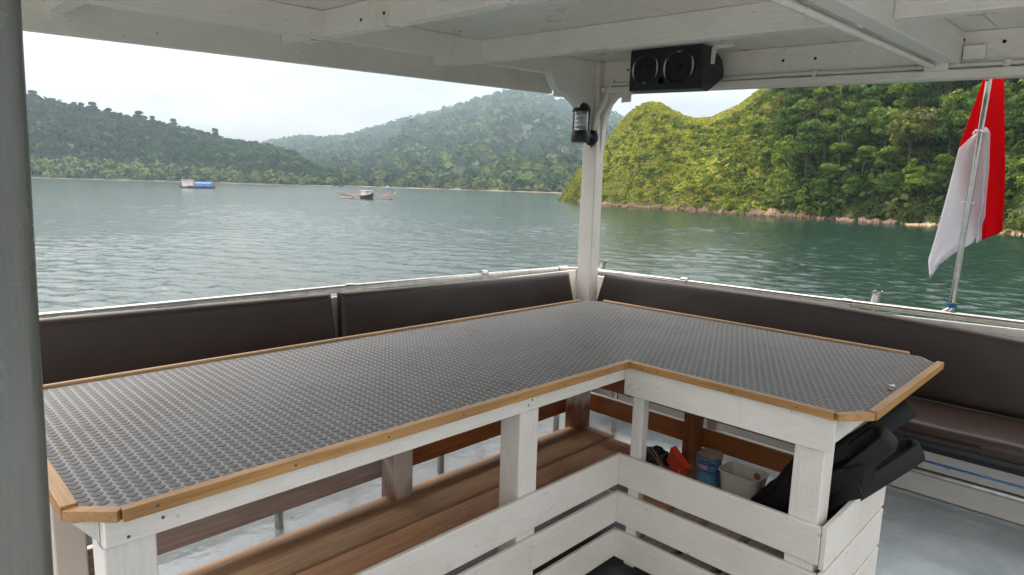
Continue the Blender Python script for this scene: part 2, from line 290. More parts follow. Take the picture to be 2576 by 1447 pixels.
# ------------------------------------------------------------------ mesh helpers
class MB:
    """collects shapes; build() links them as one mesh object"""
    def __init__(s): s.v = []; s.f = []
    def add(s, v, f):
        o = len(s.v); s.v += [tuple(p) for p in v]; s.f += [tuple(i + o for i in q) for q in f]; return s
    def box(s, x0, x1, y0, y1, z0, z1):
        v = [(x0, y0, z0), (x1, y0, z0), (x1, y1, z0), (x0, y1, z0), (x0, y0, z1), (x1, y0, z1), (x1, y1, z1), (x0, y1, z1)]
        return s.add(v, [(3, 2, 1, 0), (4, 5, 6, 7), (0, 1, 5, 4), (1, 2, 6, 5), (2, 3, 7, 6), (3, 0, 4, 7)])
    def prism(s, poly, z0, z1):
        n = len(poly); v = [(p[0], p[1], z0) for p in poly] + [(p[0], p[1], z1) for p in poly]
        return s.add(v, [tuple(range(n - 1, -1, -1)), tuple(range(n, 2 * n))] + [(i, (i + 1) % n, n + (i + 1) % n, n + i) for i in range(n)])
    def prism_xz(s, poly, y0, y1):
        n = len(poly); v = [(p[0], y0, p[1]) for p in poly] + [(p[0], y1, p[1]) for p in poly]
        return s.add(v, [tuple(range(n)), tuple(range(2 * n - 1, n - 1, -1))] + [(i, n + i, n + (i + 1) % n, (i + 1) % n) for i in range(n)])
    def prism_yz(s, poly, x0, x1):
        n = len(poly); v = [(x0, p[0], p[1]) for p in poly] + [(x1, p[0], p[1]) for p in poly]
        return s.add(v, [tuple(range(n - 1, -1, -1)), tuple(range(n, 2 * n))] + [(i, (i + 1) % n, n + (i + 1) % n, n + i) for i in range(n)])
    def bar(s, a, b, w, h, up=(0, 0, 1)):
        a, b = Vector(a), Vector(b); d = (b - a).normalized(); sx = d.cross(Vector(up)).normalized(); sz = sx.cross(d)
        v = []
        for p in (a, b):
            for i, j in ((-1, -1), (1, -1), (1, 1), (-1, 1)): v.append(p + sx * (w / 2 * i) + sz * (h / 2 * j))
        return s.add(v, [(3, 2, 1, 0), (4, 5, 6, 7), (0, 1, 5, 4), (1, 2, 6, 5), (2, 3, 7, 6), (3, 0, 4, 7)])
    def tube(s, path, r, n=12, cap=True, flat=1.0):
        path = [Vector(p) for p in path]; rr = r if isinstance(r, (list, tuple)) else [r] * len(path)
        prev = None; v = []; f = []
        for i, p in enumerate(path):
            t = (path[min(i + 1, len(path) - 1)] - path[max(i - 1, 0)]).normalized()
            if prev is None: u = t.orthogonal().normalized()
            else:
                u = (prev - t * prev.dot(t)); u = u.normalized() if u.length > 1e-6 else t.orthogonal().normalized()
            prev = u; w = t.cross(u)
            for k in range(n):
                a = 2 * math.pi * k / n; v.append(p + (u * math.cos(a) + w * math.sin(a) * flat) * rr[i])
        for i in range(len(path) - 1):
            for k in range(n):
                f.append((i * n + k, i * n + (k + 1) % n, (i + 1) * n + (k + 1) % n, (i + 1) * n + k))
        if cap: f += [tuple(range(n - 1, -1, -1)), tuple(range((len(path) - 1) * n, len(path) * n))]
        return s.add(v, f)
    def lathe(s, c, prof, n=24, axis='z'):
        v = []; f = []
        for r, h in prof:
            for k in range(n):
                a = 2 * math.pi * k / n; x, y = r * math.cos(a), r * math.sin(a)
                p = (x, y, h) if axis == 'z' else ((h, x, y) if axis == 'x' else (x, h, y))
                v.append((c[0] + p[0], c[1] + p[1], c[2] + p[2]))
        for i in range(len(prof) - 1):
            for k in range(n): f.append((i * n + k, i * n + (k + 1) % n, (i + 1) * n + (k + 1) % n, (i + 1) * n + k))
        f += [tuple(range(n - 1, -1, -1)), tuple(range((len(prof) - 1) * n, len(prof) * n))]
        return s.add(v, f)
    def map(s, fn): s.v = [tuple(fn(*p)) for p in s.v]; return s
    def build(s, name, mat, parent=None, bevel=0.0, smooth=False, seg=2):
        me = bpy.data.meshes.new(name); me.from_pydata(s.v, [], s.f)
        bm = bmesh.new(); bm.from_mesh(me); bmesh.ops.recalc_face_normals(bm, faces=bm.faces)
        if bevel:
            bmesh.ops.bevel(bm, geom=[e for e in bm.edges if len(e.link_faces) == 2 and e.calc_face_angle(0) > 0.5], offset=bevel, segments=seg, affect='EDGES', profile=0.5, clamp_overlap=True)
        bm.to_mesh(me); bm.free()
        if smooth: me.polygons.foreach_set('use_smooth', [True] * len(me.polygons)); me.set_sharp_from_angle(angle=R_(38))
        return link(name, me, mat, parent)
def link(name, me, mat, parent=None):
    o = bpy.data.objects.new(name, me); COL.objects.link(o)
    if mat is not None and not me.materials: me.materials.append(MATS[mat] if isinstance(mat, str) else mat)
    if parent is not None:
        o.parent = parent
        if parent.type == 'EMPTY': o.matrix_parent_inverse = Matrix.Translation(-Vector(parent.location))
    return o
def tag(o, label=None, cat=None, group=None, kind=None):
    if label: o['label'] = label
    if cat: o['category'] = cat
    if group: o['group'] = group
    if kind: o['kind'] = kind
    return o
def thing(name, label, cat, loc=(0, 0, 0), group=None):
    o = bpy.data.objects.new(name, None); COL.objects.link(o); o.location = loc; o.empty_display_size = 0.1
    return tag(o, label, cat, group)
def quads_mesh(name, V, tone=None, mat=None, tri=False):
    """V: (n,4,3) array of quads -> mesh; tone: (n,3) colour per quad"""
    n = V.shape[0]; me = bpy.data.meshes.new(name)
    me.vertices.add(n * 4); me.vertices.foreach_set('co', V.reshape(-1).astype(np.float32))
    me.loops.add(n * 4); me.loops.foreach_set('vertex_index', np.arange(n * 4, dtype=np.int32))
    me.polygons.add(n); me.polygons.foreach_set('loop_start', np.arange(0, n * 4, 4, dtype=np.int32))
    me.update(calc_edges=True)
    if tone is not None:
        a = me.attributes.new('tone', 'FLOAT_COLOR', 'POINT'); c = np.ones((n, 4, 4), np.float32); c[:, :, :3] = tone[:, None, :]
        a.data.foreach_set('color', c.reshape(-1))
    if mat: me.materials.append(MATS[mat])
    return me
def leaf_quads(C, Nrm, size, rng, tilt=0.6, aspect=0.7):
    """one bent-free leaf clump face per centre, facing roughly along Nrm"""
    n = len(C); d = Nrm + rng.normal(0, tilt, (n, 3)); d /= np.linalg.norm(d, axis=1)[:, None] + 1e-9
    a = np.cross(d, rng.normal(0, 1, (n, 3))); a /= np.linalg.norm(a, axis=1)[:, None] + 1e-9; b = np.cross(d, a)
    s = size[:, None]; k = aspect * rng.uniform(0.7, 1.3, n)[:, None]
    return np.stack([C - a * s, C - b * s * k, C + a * s, C + b * s * k], 1)

# ================================================================== SETTING
# ---- water: open bay, and real waves in the part of it one can make out
wm = MB(); wm.add([(-2600, -2600, SEA - 0.22), (2600, -2600, SEA - 0.22), (2600, 2600, SEA - 0.22), (-2600, 2600, SEA - 0.22)], [(0, 1, 2, 3)])
tag(wm.build('water', 'water'), 'open water of the bay', kind='structure')
def wave_sheet():
    rng = np.random.default_rng(17); TH = np.radians(np.arange(-32, 122, 0.19)); RR = 5.0 * np.exp(np.arange(0, math.log(620 / 5.0), 0.0088))
    X = np.outer(RR, np.cos(TH)); Y = np.outer(RR, np.sin(TH)); Z = np.zeros_like(X)
    wind = math.radians(38)
    # patches of ruffled and calm water: smooth random field
    G = np.zeros_like(X)
    for k in range(14):
        a = rng.uniform(0, 6.28); lam = rng.uniform(14, 60); q = 2 * math.pi / lam
        G += np.sin(q * (X * math.cos(a) + Y * math.sin(a) * 1.6) + rng.uniform(0, 6.28))
    ang = np.arctan2(Y, X); G = np.clip(0.92 + 0.08 * G + 0.20 * np.tanh((0.66 - ang) / 0.25), 0.20, 1.6)
    step = np.maximum(RR * 0.0088, RR * 0.0027)[:, None]
    for k in range(64):
        lam = 0.20 * (2.6 / 0.20) ** (k / 63.0); q = 2 * math.pi / lam; a = wind + rng.normal(0, 0.55)
        amp = 0.0150 * lam / 6.283 * (1.0 if lam < 1.3 else 0.6)
        fade = np.clip(lam / (2.2 * step), 0.0, 1.0)
        ph = q * (X * math.cos(a) + Y * math.sin(a)) + rng.uniform(0, 6.28) + 0.6 * np.sin(0.13 * q * (X * math.sin(a) - Y * math.cos(a)) + k)
        Z += amp * fade * (np.sin(ph) + 0.25 * np.cos(2 * ph)) * G * 2.0
    nr, nt_ = X.shape; V = np.stack([X, Y, SEA + Z], 2).reshape(-1, 3).astype(np.float32)
    i = np.arange(nr - 1)[:, None] * nt_ + np.arange(nt_ - 1)[None, :]; F = np.stack([i, i + nt_, i + nt_ + 1, i + 1], 2).reshape(-1, 4).astype(np.int32)
    me = bpy.data.meshes.new('near_water'); me.vertices.add(len(V)); me.vertices.foreach_set('co', V.reshape(-1)); me.loops.add(F.size); me.loops.foreach_set('vertex_index', F.reshape(-1))
    me.polygons.add(len(F)); me.polygons.foreach_set('loop_start', np.arange(0, F.size, 4, dtype=np.int32)); me.polygons.foreach_set('use_smooth', np.ones(len(F), bool)); me.update(calc_edges=True)
    tag(link('near_water', me, 'water'), 'green rippled sea around the stern of the boat', kind='structure')
wave_sheet()

def fbm(x, y, s, o=4, seed=0.0):
    return mnoise.fractal(Vector((x * s, y * s, seed)), 0.9, 2.1, o)

class Hill:
    """terrain strip: shore line -> ridge -> back slope, from bearings, distances and heights"""
    def __init__(s, name, shore, ridge, nu, nv, rough, power, mat, seed, label, over=0.7, base=0.0):
        # shore: list (px, r), ridge: list (px, py, r)
        s.sp = np.array([c[0] for c in shore]); s.sr = np.array([c[1] for c in shore])
        s.rp = np.array([c[0] for c in ridge]); s.ry = np.array([c[1] for c in ridge]); s.rr = np.array([c[2] for c in ridge])
        s.rough, s.power, s.seed, s.over, s.base = rough, power, seed, over, base
        s.p0, s.p1 = min(s.rp.min(), s.sp.min()), max(s.rp.max(), s.sp.max())
        me = bpy.data.meshes.new(name); vs = []; fs = []
        for i in range(nu):
            px = s.p0 + (s.p1 - s.p0) * i / (nu - 1)
            for j in range(nv):
                vs.append(s.at(px, (1 + over) * j / (nv - 1)))
        for i in range(nu - 1):
            for j in range(nv - 1):
                a = i * nv + j; fs.append((a, a + nv, a + nv + 1, a + 1))
        me.from_pydata(vs, [], fs); me.polygons.foreach_set('use_smooth', [True] * len(me.polygons))
        s.ob = tag(link(name, me, mat), label, kind='structure')
    def at(s, px, t, lift=0.0):
        a = bearing(px, 480, np.interp(px, s.sp, s.sr)); b = bearing(px, np.interp(px, s.rp, s.ry), np.interp(px, s.rp, s.rr))
        x = a[0] + (b[0] - a[0]) * t; y = a[1] + (b[1] - a[1]) * t; h = max(b[2] - SEA, 0.3)
        if t <= 1: k = s.base + (1 - s.base) * max(t, 0) ** s.power
        else: k = 1 - ((t - 1) / s.over) ** 1.3 * 0.85
        e = math.sin(min(t, 1) * math.pi) ** 0.7 if 0 < t < 1 else 0.0
        z = SEA - 0.5 + h * k + 0.5 * min(1, t * 20) + s.rough * h * e * (fbm(x, y, 2.2 / max(h, 8), 4, s.seed))
        return (x, y, z + lift)

# ---- near hillside on the right (a grassy knoll running into forested slope)
def shore_r(px, py): p = hit(px, py, 2, SEA); return math.hypot(p[0], p[1])
near_shore = [(c[0], shore_r(*c)) for c in [(1416, 507), (1450, 512), (1550, 519), (1700, 529), (1900, 544), (2100, 554), (2300, 566), (2400, 572), (2576, 592), (2800, 625), (3100, 670)]]
near_ridge = [(1416, 500, 206), (1432, 470, 207), (1450, 437, 208), (1490, 400, 206), (1520, 368, 203), (1545, 330, 200), (1570, 297, 198), (1600, 271, 196), (1630, 257, 194), (1660, 259, 192), (1690, 276, 188),
              (1720, 291, 182), (1750, 299, 180), (1790, 297, 182), (1820, 282, 184), (1860, 264, 188), (1890, 242, 192), (1930, 212, 198), (2000, 165, 206), (2100, 110, 212), (2250, 60, 215), (2450, 10, 215), (2700, -20, 205), (3100, 20, 190)]
near_hill = Hill('hillside', near_shore, near_ridge, 200, 70, 0.05, 0.80, 'hill_ground', 3.3, 'grassy knoll and forested slope rising from the right shore')
# ---- far shores
left_ridge = [(-500, 215, 1140), (-150, 235, 1140), (60, 258, 1124), (100, 268, 1117), (160, 281, 1102), (230, 296, 1086), (300, 308, 1064), (360, 320, 1041), (420, 333, 1018), (480, 348, 988), (520, 358, 972), (560, 369, 957), (620, 380, 934), (680, 388, 912), (740, 408, 874), (800, 436, 836), (850, 452, 760)]
left_shore = [(-500, 780), (60, 760), (400, 720), (600, 690), (750, 660), (850, 640)]
left_hill = Hill('left_hill', left_shore, left_ridge, 150, 40, 0.12, 0.75, 'far_ground', 8.1, 'dark wooded hill across the bay on the left')
mid_ridge = [(560, 388, 2470), (640, 372, 2470), (700, 360, 2470), (750, 352, 2470), (830, 355, 2470), (900, 342, 2445), (960, 326, 2420), (1020, 308, 2395), (1080, 293, 2371), (1140, 276, 2346), (1200, 258, 2346), (1255, 240, 2346), (1290, 232, 2346), (1340, 240, 2346), (1420, 260, 2346), (1470, 272, 2346), (1540, 290, 2346), (1580, 310, 2346), (1700, 350, 2346), (1900, 380, 2346)]
mid_shore = [(560, 830), (700, 790), (850, 720), (1000, 660), (1150, 610), (1288, 560), (1420, 520), (1700, 470), (1900, 450)]
mid_hill = Hill('mountain', mid_shore, mid_ridge, 170, 46, 0.13, 1.35, 'far_ground', 5.7, 'hazy blue green mountain across the bay behind the post', 0.1)

def far_wood(hill, name, label, n, size, tones, rng, tmax=1.02, p_rng=None, tmin=0.0):
    P = []; S = []; T = []
    p0, p1 = p_rng or (hill.p0, hill.p1)
    for k in range(n):
        px = rng.uniform(p0, p1); t = rng.uniform(tmin, tmax) ** (0.9 if tmin == 0 else 1.0)
        P.append(hill.at(px, t)); S.append(size * rng.uniform(0.6, 1.5) * (0.55 + 0.45 * min(1, t * 3)))
        tone = tones[0] if rng.random() < 0.6 else tones[rng.integers(1, len(tones))]
        g = fbm(P[-1][0], P[-1][1], 0.006, 3, 9.0)
        T.append(np.array(tone) * (1 + 0.40 * g) * rng.uniform(0.90, 1.10))
    P = np.array(P); S = np.array(S); T = np.clip(np.array(T), 0.005, 0.4); Q = 12
    D = rng.normal(0, 1, (n, Q, 3)); D /= np.linalg.norm(D, axis=2)[:, :, None]; D[:, :, 2] = np.abs(D[:, :, 2])
    C = P[:, None, :] + D * S[:, None, None] * np.array([0.6, 0.6, 0.9]); C[:, :, 2] += S[:, None] * 0.25
    V = leaf_quads(C.reshape(-1, 3), D.reshape(-1, 3), np.repeat(S * 0.31, Q) * rng.uniform(0.7, 1.3, n * Q), rng, 0.25, 0.9)
    me = quads_mesh(name, V, np.repeat(T, Q, 0) * rng.uniform(0.92, 1.08, (n * Q, 1)), 'far_leaf')
    return tag(link(name, me, None), label, 'forest', kind='stuff')
far_wood(left_hill, 'left_hill_forest', 'dense dark forest covering the left hill across the bay', 8000, 6.2, [(0.022, 0.044, 0.018), (0.033, 0.060, 0.020), (0.060, 0.092, 0.026), (0.018, 0.034, 0.017)], np.random.default_rng(1))
far_wood(mid_hill, 'mountain_forest', 'hazy forest covering the mountain behind the bay', 10500, 12.5, [(0.034, 0.066, 0.026), (0.055, 0.095, 0.030), (0.105, 0.145, 0.035), (0.026, 0.05, 0.026)], np.random.default_rng(2))
far_wood(mid_hill, 'coastal_grove', 'pale green belt of coconut palms along the far beach', 2300, 8.0, [(0.135, 0.165, 0.05), (0.19, 0.185, 0.06), (0.10, 0.14, 0.04)], np.random.default_rng(3), 0.085)
far_wood(left_hill, 'shore_thicket', 'lighter green thicket along the foot of the left hill', 700, 7.0, [(0.09, 0.13, 0.04), (0.12, 0.15, 0.05)], np.random.default_rng(4), 0.07)

def strip_along(hill, name, mat, w0, w1, h, label, n=160, p0=None, p1=None, jit=0.5, seed=1.0, seg=4):
    """a beach or rock ledge along a hill's waterline"""
    mb = MB(); p0 = p0 if p0 is not None else hill.p0; p1 = p1 if p1 is not None else hill.p1
    v = []; f = []; m_ = seg + 2
    for i in range(n):
        px = p0 + (p1 - p0) * i / (n - 1); r = np.interp(px, hill.sp, hill.sr)
        j = 1 + jit * fbm(px, 0, 0.05, 4, seed)
        rows = [(-w0 * j, -0.6)] + [(-w0 * j * (1 - (k + 1) / seg) + w1 * ((k + 1) / seg) ** 2, h * ((k + 1) / seg) ** 0.6 * (0.75 + 0.6 * fbm(px, k * 3.1, 0.045, 4, seed))) for k in range(seg)] + [(w1 * 1.4, -1.0)]
        for dr, z in rows:
            q = bearing(px, 480, r + dr); v.append((q[0], q[1], SEA + z))
    for i in range(n - 1):
        for j in range(m_ - 1): a = i * m_ + j; f.append((a, a + m_, a + m_ + 1, a + 1))
    mb.add(v, f); return tag(mb.build(name, mat), label, kind='structure')
strip_along(left_hill, 'left_beach', 'far_sand', 3, 5, 0.8, 'thin sandy beach below the left hill')
strip_along(mid_hill, 'far_beach', 'far_sand', 3, 4, 0.7, 'thin sandy beach at the foot of the mountain')
strip_along(near_hill, 'rock_shore', 'rock', 1.6, 1.6, 1.35, 'reddish rock ledge along the foot of the green hillside', 520, None, 2120, 0.9, 2.0, 6)
strip_along(near_hill, 'brown_shore', 'red_earth', 2.5, 2.4, 1.0, 'brown muddy bank under the forest trees', 200, 2110, 2300, 0.8, 5.0, 5)
strip_along(near_hill, 'sand_shore', 'sand', 3.2, 2.6, 0.7, 'small sandy beach under the forest trees', 260, 2290, 3000, 0.8, 5.0, 5)
# landslide scars on the mountain
def scar(px, t, w, l, name, label):
    mb = MB(); v = []; f = []; nn = 9
    for i in range(nn):
        for j in range(nn):
            a, b = i / (nn - 1) * 2 - 1, j / (nn - 1) * 2 - 1
            k = math.sqrt(max(0, 1 - b * b)) * (0.8 + 0.5 * fbm(b * 9, px, 0.5, 3, 1.5))
            v.append(mid_hill.at(px + a * w * k + b * w * 0.35, t + b * l, 7))
    for i in range(nn - 1):
        for j in range(nn - 1): q = i * nn + j; f.append((q, q + nn, q + nn + 1, q + 1))
    mb.add(v, f); tag(mb.build(name, 'red_earth', smooth=True), label, kind='structure')
scar(1280, 0.20, 20, 0.05, 'landslide_scar', 'bare reddish landslip low on the mountain')
scar(1352, 0.17, 12, 0.035, 'landslide_scar', 'narrow bare reddish gully beside the larger landslip')

# ---- scrub on the knoll and upper slope: one mass of leaf tufts
def forest_amount(px, t):
    """0 = open scrub, 1 = closed forest"""
    q = min(1, max(0, (t - 0.42) / 0.30)); edge = 1995 + 250 * q * q * (3 - 2 * q) + 55 * fbm(px, t * 400, 0.012, 3, 4.2)
    return 1 / (1 + math.exp(-(px - edge) / 30.0))
def grow(name, label, n, rng, accept, rad, quads, qsize, tones, mat, p_rng, tall=0.8, t_rng=(0.0, 1.06)):
    P = []; T = []
    while len(P) < n:
        px = rng.uniform(*p_rng); t = rng.uniform(*t_rng)
        if rng.random() > accept(px, t): continue
        p = near_hill.at(px, t); g = fbm(p[0], p[1], 0.05, 4, 2.0); g2 = fbm(p[0], p[1], 0.17, 3, 6.0)
        i = min(len(tones) - 1, int((rng.random() ** 1.3 + 0.35 * max(0, g2)) * len(tones)))
        P.append(p); T.append(np.array(tones[i]) * (1 + 0.24 * g) * rng.uniform(0.78, 1.22))
    P = np.array(P); T = np.clip(np.array(T), 0.006, 0.5); S = rad * rng.uniform(0.55, 1.5, n)
    D = rng.normal(0, 1, (n, quads, 3)); D /= np.linalg.norm(D, axis=2)[:, :, None]; D[:, :, 2] = np.abs(D[:, :, 2])
    C = P[:, None, :] + D * (S[:, None] * rng.uniform(0.55, 1.0, (n, quads)))[:, :, None] * np.array([1, 1, tall])
    V = leaf_quads(C.reshape(-1, 3), D.reshape(-1, 3), (np.repeat(S, quads) / rad) * qsize * rng.uniform(0.6, 1.3, n * quads), rng, 0.32, 0.6)
    me = quads_mesh(name, V, np.repeat(T, quads, 0) * rng.uniform(0.82, 1.18, (n * quads, 1)), mat)
    return tag(link(name, me, None), label, 'scrub', kind='stuff')
grow('hill_scrub', 'low yellow green ferns and grass covering the knoll', 30000, np.random.default_rng(11), lambda p, t: 1 - forest_amount(p, t), 0.46, 9, 0.19,
     [(0.35, 0.36, 0.045), (0.40, 0.39, 0.05), (0.30, 0.34, 0.045), (0.37, 0.365, 0.05), (0.21, 0.275, 0.038), (0.25, 0.295, 0.04), (0.32, 0.25, 0.10)], 'scrub', (1416, 2330), 0.65)
grow('spur_scrub', 'olive scrub on the low point left of the white post', 900, np.random.default_rng(14), lambda p, t: 1, 0.7, 13, 0.27,
     [(0.20, 0.22, 0.03), (0.15, 0.18, 0.03), (0.21, 0.17, 0.05)], 'scrub', (1410, 1475))
grow('hill_bushes', 'mid green bushes dotted over the grassy slope', 1300, np.random.default_rng(12), lambda p, t: (1 - forest_amount(p, t)) * min(1, max(0.16, (p - 1650) / 400)) * (1 if t < 0.85 else 0), 1.15, 36, 0.32,
     [(0.120, 0.160, 0.026), (0.150, 0.180, 0.030), (0.085, 0.125, 0.024)], 'scrub', (1440, 2330), 0.8)
grow('forest_understorey', 'leafy undergrowth between the forest trees, shade of the gaps in its colour', 2600, np.random.default_rng(13), lambda p, t: forest_amount(p, t), 2.0, 34, 0.42,
     [(0.040, 0.070, 0.015), (0.060, 0.095, 0.018), (0.025, 0.050, 0.012), (0.085, 0.11, 0.025)], 'leaf', (1950, 2760), 0.9)  # tones darkened so the gaps between crowns read as shaded

# ---- forest trees (trunk + crown each), a few kinds shared by many trees
def tree_meshes(seed, H, cr, ch, lobes, tones, per=70, leaf=0.34, lean=0.0, lr=(0.30, 0.50)):
    rng = np.random.default_rng(seed)
    tb = MB(); top = Vector((lean, 0, H * 0.80)); tb.tube([(0, 0, -1.2), (lean * 0.2, 0.1, H * 0.3), (lean * 0.6, -0.1, H * 0.55), top], [0.15, 0.12, 0.09, 0.04], 6)
    cen = []
    for k in range(lobes):
        a = rng.uniform(0, 6.28); q = math.sqrt(rng.uniform(0.02, 1)); hh = rng.uniform(-0.5, 0.5)
        w = cr * q * 0.72 * math.sqrt(max(0.1, 1 - (hh * 1.5) ** 2))
        cen.append((lean + math.cos(a) * w, math.sin(a) * w, H - ch * 0.5 + hh * ch))
    for c in cen[::2]:
        tb.tube([(lean * 0.5, 0, H * 0.45), (c[0] * 0.6, c[1] * 0.6, (H * 0.5 + c[2]) / 2), c], [0.06, 0.04, 0.02], 5)
    me_t = bpy.data.meshes.new('trunk'); me_t.from_pydata(tb.v, [], tb.f); me_t.materials.append(MATS['bark'])
    V = []; T = []
    for c in cen:
        R = cr * rng.uniform(*lr); n = int(per * (R / (cr * 0.4)) ** 2)
        D = rng.normal(0, 1, (n, 3)); D /= np.linalg.norm(D, axis=1)[:, None]; keep = D[:, 2] > -0.55; D = D[keep]; n = len(D)
        C = np.array(c) + D * R * rng.uniform(0.72, 1.08, (n, 1)) * np.array([1, 1, 0.72])
        V.append(leaf_quads(C, D, leaf * rng.uniform(0.6, 1.35, n), rng, 0.5, 0.62))
        T.append(np.array(tones[rng.integers(0, len(tones))]) * 1.75 * rng.uniform(0.7, 1.25) * rng.uniform(0.75, 1.25, (n, 1)))
    me_c = quads_mesh('crown', np.concatenate(V), np.clip(np.concatenate(T), 0.005, 0.5), 'leaf')
    return me_t, me_c
KINDS = [
    ('broad dark green tree', (11, 9.0, 3.1, 4.6, 15, [(0.038, 0.070, 0.016), (0.055, 0.090, 0.018)])),
    ('rounded mid green tree', (12, 8.0, 2.8, 4.2, 13, [(0.070, 0.110, 0.020), (0.090, 0.130, 0.024)])),
    ('tall narrow green tree', (13, 11.0, 2.3, 6.4, 15, [(0.055, 0.095, 0.020), (0.075, 0.110, 0.022)])),
    ('lime green bushy tree', (14, 7.0, 2.5, 4.4, 12, [(0.115, 0.155, 0.024), (0.095, 0.140, 0.022)])),
    ('wide olive green tree', (15, 8.5, 3.4, 3.4, 14, [(0.098, 0.105, 0.030), (0.080, 0.092, 0.026)])),
    ('very dark leafy tree', (16, 9.5, 2.7, 5.2, 14, [(0.024, 0.048, 0.014), (0.036, 0.062, 0.016)])),
    ('leaning thin crowned tree', (17, 10.5, 2.4, 4.2, 8, [(0.066, 0.100, 0.022), (0.085, 0.112, 0.026)])),
]
KM = [tree_meshes(*k[1], lean=(1.4 if i == 6 else 0.2)) for i, k in enumerate(KINDS)]
def place_tree(kind, p, sc, rz, label, group, name='forest_tree'):
    o = thing(name, label, 'tree', p, group); o.rotation_euler = (0, 0, rz); o.scale = (sc, sc, sc)
    for nm, me in zip(('trunk', 'crown'), KM[kind]):
        c = bpy.data.objects.new(nm, me); COL.objects.link(c); c.parent = o
    return o
ORD = ['first', 'second', 'third', 'fourth', 'fifth', 'sixth', 'seventh', 'eighth', 'ninth', 'tenth', 'eleventh', 'twelfth', 'thirteenth', 'fourteenth', 'fifteenth', 'sixteenth', 'seventeenth', 'eighteenth', 'nineteenth', 'twentieth']
def plant_forest():
    rng = np.random.default_rng(21); pts = []; tries = 0; sets = {}
    while len(pts) < 215 and tries < 20000:
        tries += 1; px = rng.uniform(1960, 2680); t = rng.uniform(0.015, 1.0)
        if rng.random() > forest_amount(px, t): continue
        p = near_hill.at(px, t)
        if min([math.hypot(p[0] - q[0], p[1] - q[1]) for q in pts] or [99]) < (3.1 if t < 0.3 else 3.9): continue
        pts.append(p)
        kind = int(rng.choice(7, p=[0.2, 0.22, 0.14, 0.12, 0.1, 0.12, 0.1]))
        if t < 0.07: kind = int(rng.choice([1, 3, 1, 0])); sc = rng.uniform(0.50, 0.75)
        else: sc = rng.uniform(0.68, 1.12)
        o = place_tree(kind, p, sc, rng.uniform(0, 6.28), '', 'forest trees on the near slope')
        band = 'at the waterline' if t < 0.12 else ('low on the slope' if t < 0.38 else ('halfway up the slope' if t < 0.65 else 'high on the slope'))
        side = 'left of the flag' if px < 2350 else ('behind the flag' if px < 2530 else 'right of the flag')
        sets.setdefault((kind, band, side), []).append((px, o))
    for (kind, band, side), lst in sets.items():
        lst.sort(key=lambda q: q[0])
        for i, (px, o) in enumerate(lst):
            o['label'] = f'{KINDS[kind][0]} {band} {side}' + (f', {ORD[min(i, 19)]} from left' if len(lst) > 1 else '')
plant_forest()
for px, t, k, sc, lab in [(1905, 0.40, 1, 0.62, 'small green tree alone on the grassy slope left of the forest'), (1968, 0.62, 3, 0.60, 'bright green tree at the upper forest edge'),
                          (1930, 0.16, 1, 0.60, 'small green tree low on the slope at the forest edge'), (2026, 0.008, 3, 0.58, 'yellow green bush tree overhanging the water at the forest edge'),
                          (1527, 0.80, 4, 0.22, 'tiny tree on the knoll edge just right of the white post'),
                          (1975, 0.30, 0, 0.7, 'dark green tree at the lower left corner of the forest')]:
    place_tree(k, near_hill.at(px, t), sc, px, lab, None, 'slope_tree')
# bare pale trees
def dead_tree(px, t, H, seed, label):
    rng = random.Random(seed); p = near_hill.at(px, t); o = thing('dead_tree', label, 'tree', p)
    mb = MB(); top = Vector((0.3, 0.2, H * 0.55)); mb.tube([(0, 0, -1), (0.1, 0, H * 0.3), top], [0.22, 0.17, 0.13], 7)
    tr = MB()
    def limb(a, d, l, r, dep):
        path = [a]; q = Vector(d)
        for k in range(4):
            q = (q + Vector((rng.uniform(-.35, .35), rng.uniform(-.35, .35), rng.uniform(-.1, .3)))).normalized(); path.append(path[-1] + q * l / 4)
        tr.tube(path, [r, r * .85, r * .7, r * .55, r * .35], 5)
        if dep:
            for k in (2, 3, 4): limb(path[k], q + Vector((rng.uniform(-1, 1), rng.uniform(-1, 1), rng.uniform(-.1, .6))), l * 0.55, r * 0.5, dep - 1)
    for k in range(4):
        a = rng.uniform(0, 6.28); limb(top, Vector((math.cos(a), math.sin(a), 0.7)), H * 0.42, 0.11, 2)
    me = bpy.data.meshes.new('trunk'); me.from_pydata(mb.v, [], mb.f); me.materials.append(MATS['dead_wood']); c = bpy.data.objects.new('trunk', me); COL.objects.link(c); c.parent = o
    me = bpy.data.meshes.new('branches'); me.from_pydata(tr.v, [], tr.f); me.materials.append(MATS['dead_wood']); c = bpy.data.objects.new('branches', me); COL.objects.link(c); c.parent = o
for px, t, H, sd_, lab in [(2412, 0.62, 9, 4, 'bare white spreading dead tree nearest the flag pole'), (2322, 0.78, 9, 5, 'bare pale forked tree below the roof beam'), (2268, 0.80, 9, 8, 'bare pale upright tree left of the forked one'),
                           (2110, 0.40, 6, 9, 'leaning bare grey tree inside the forest')]:
    dead_tree(px, t, H, sd_, lab)
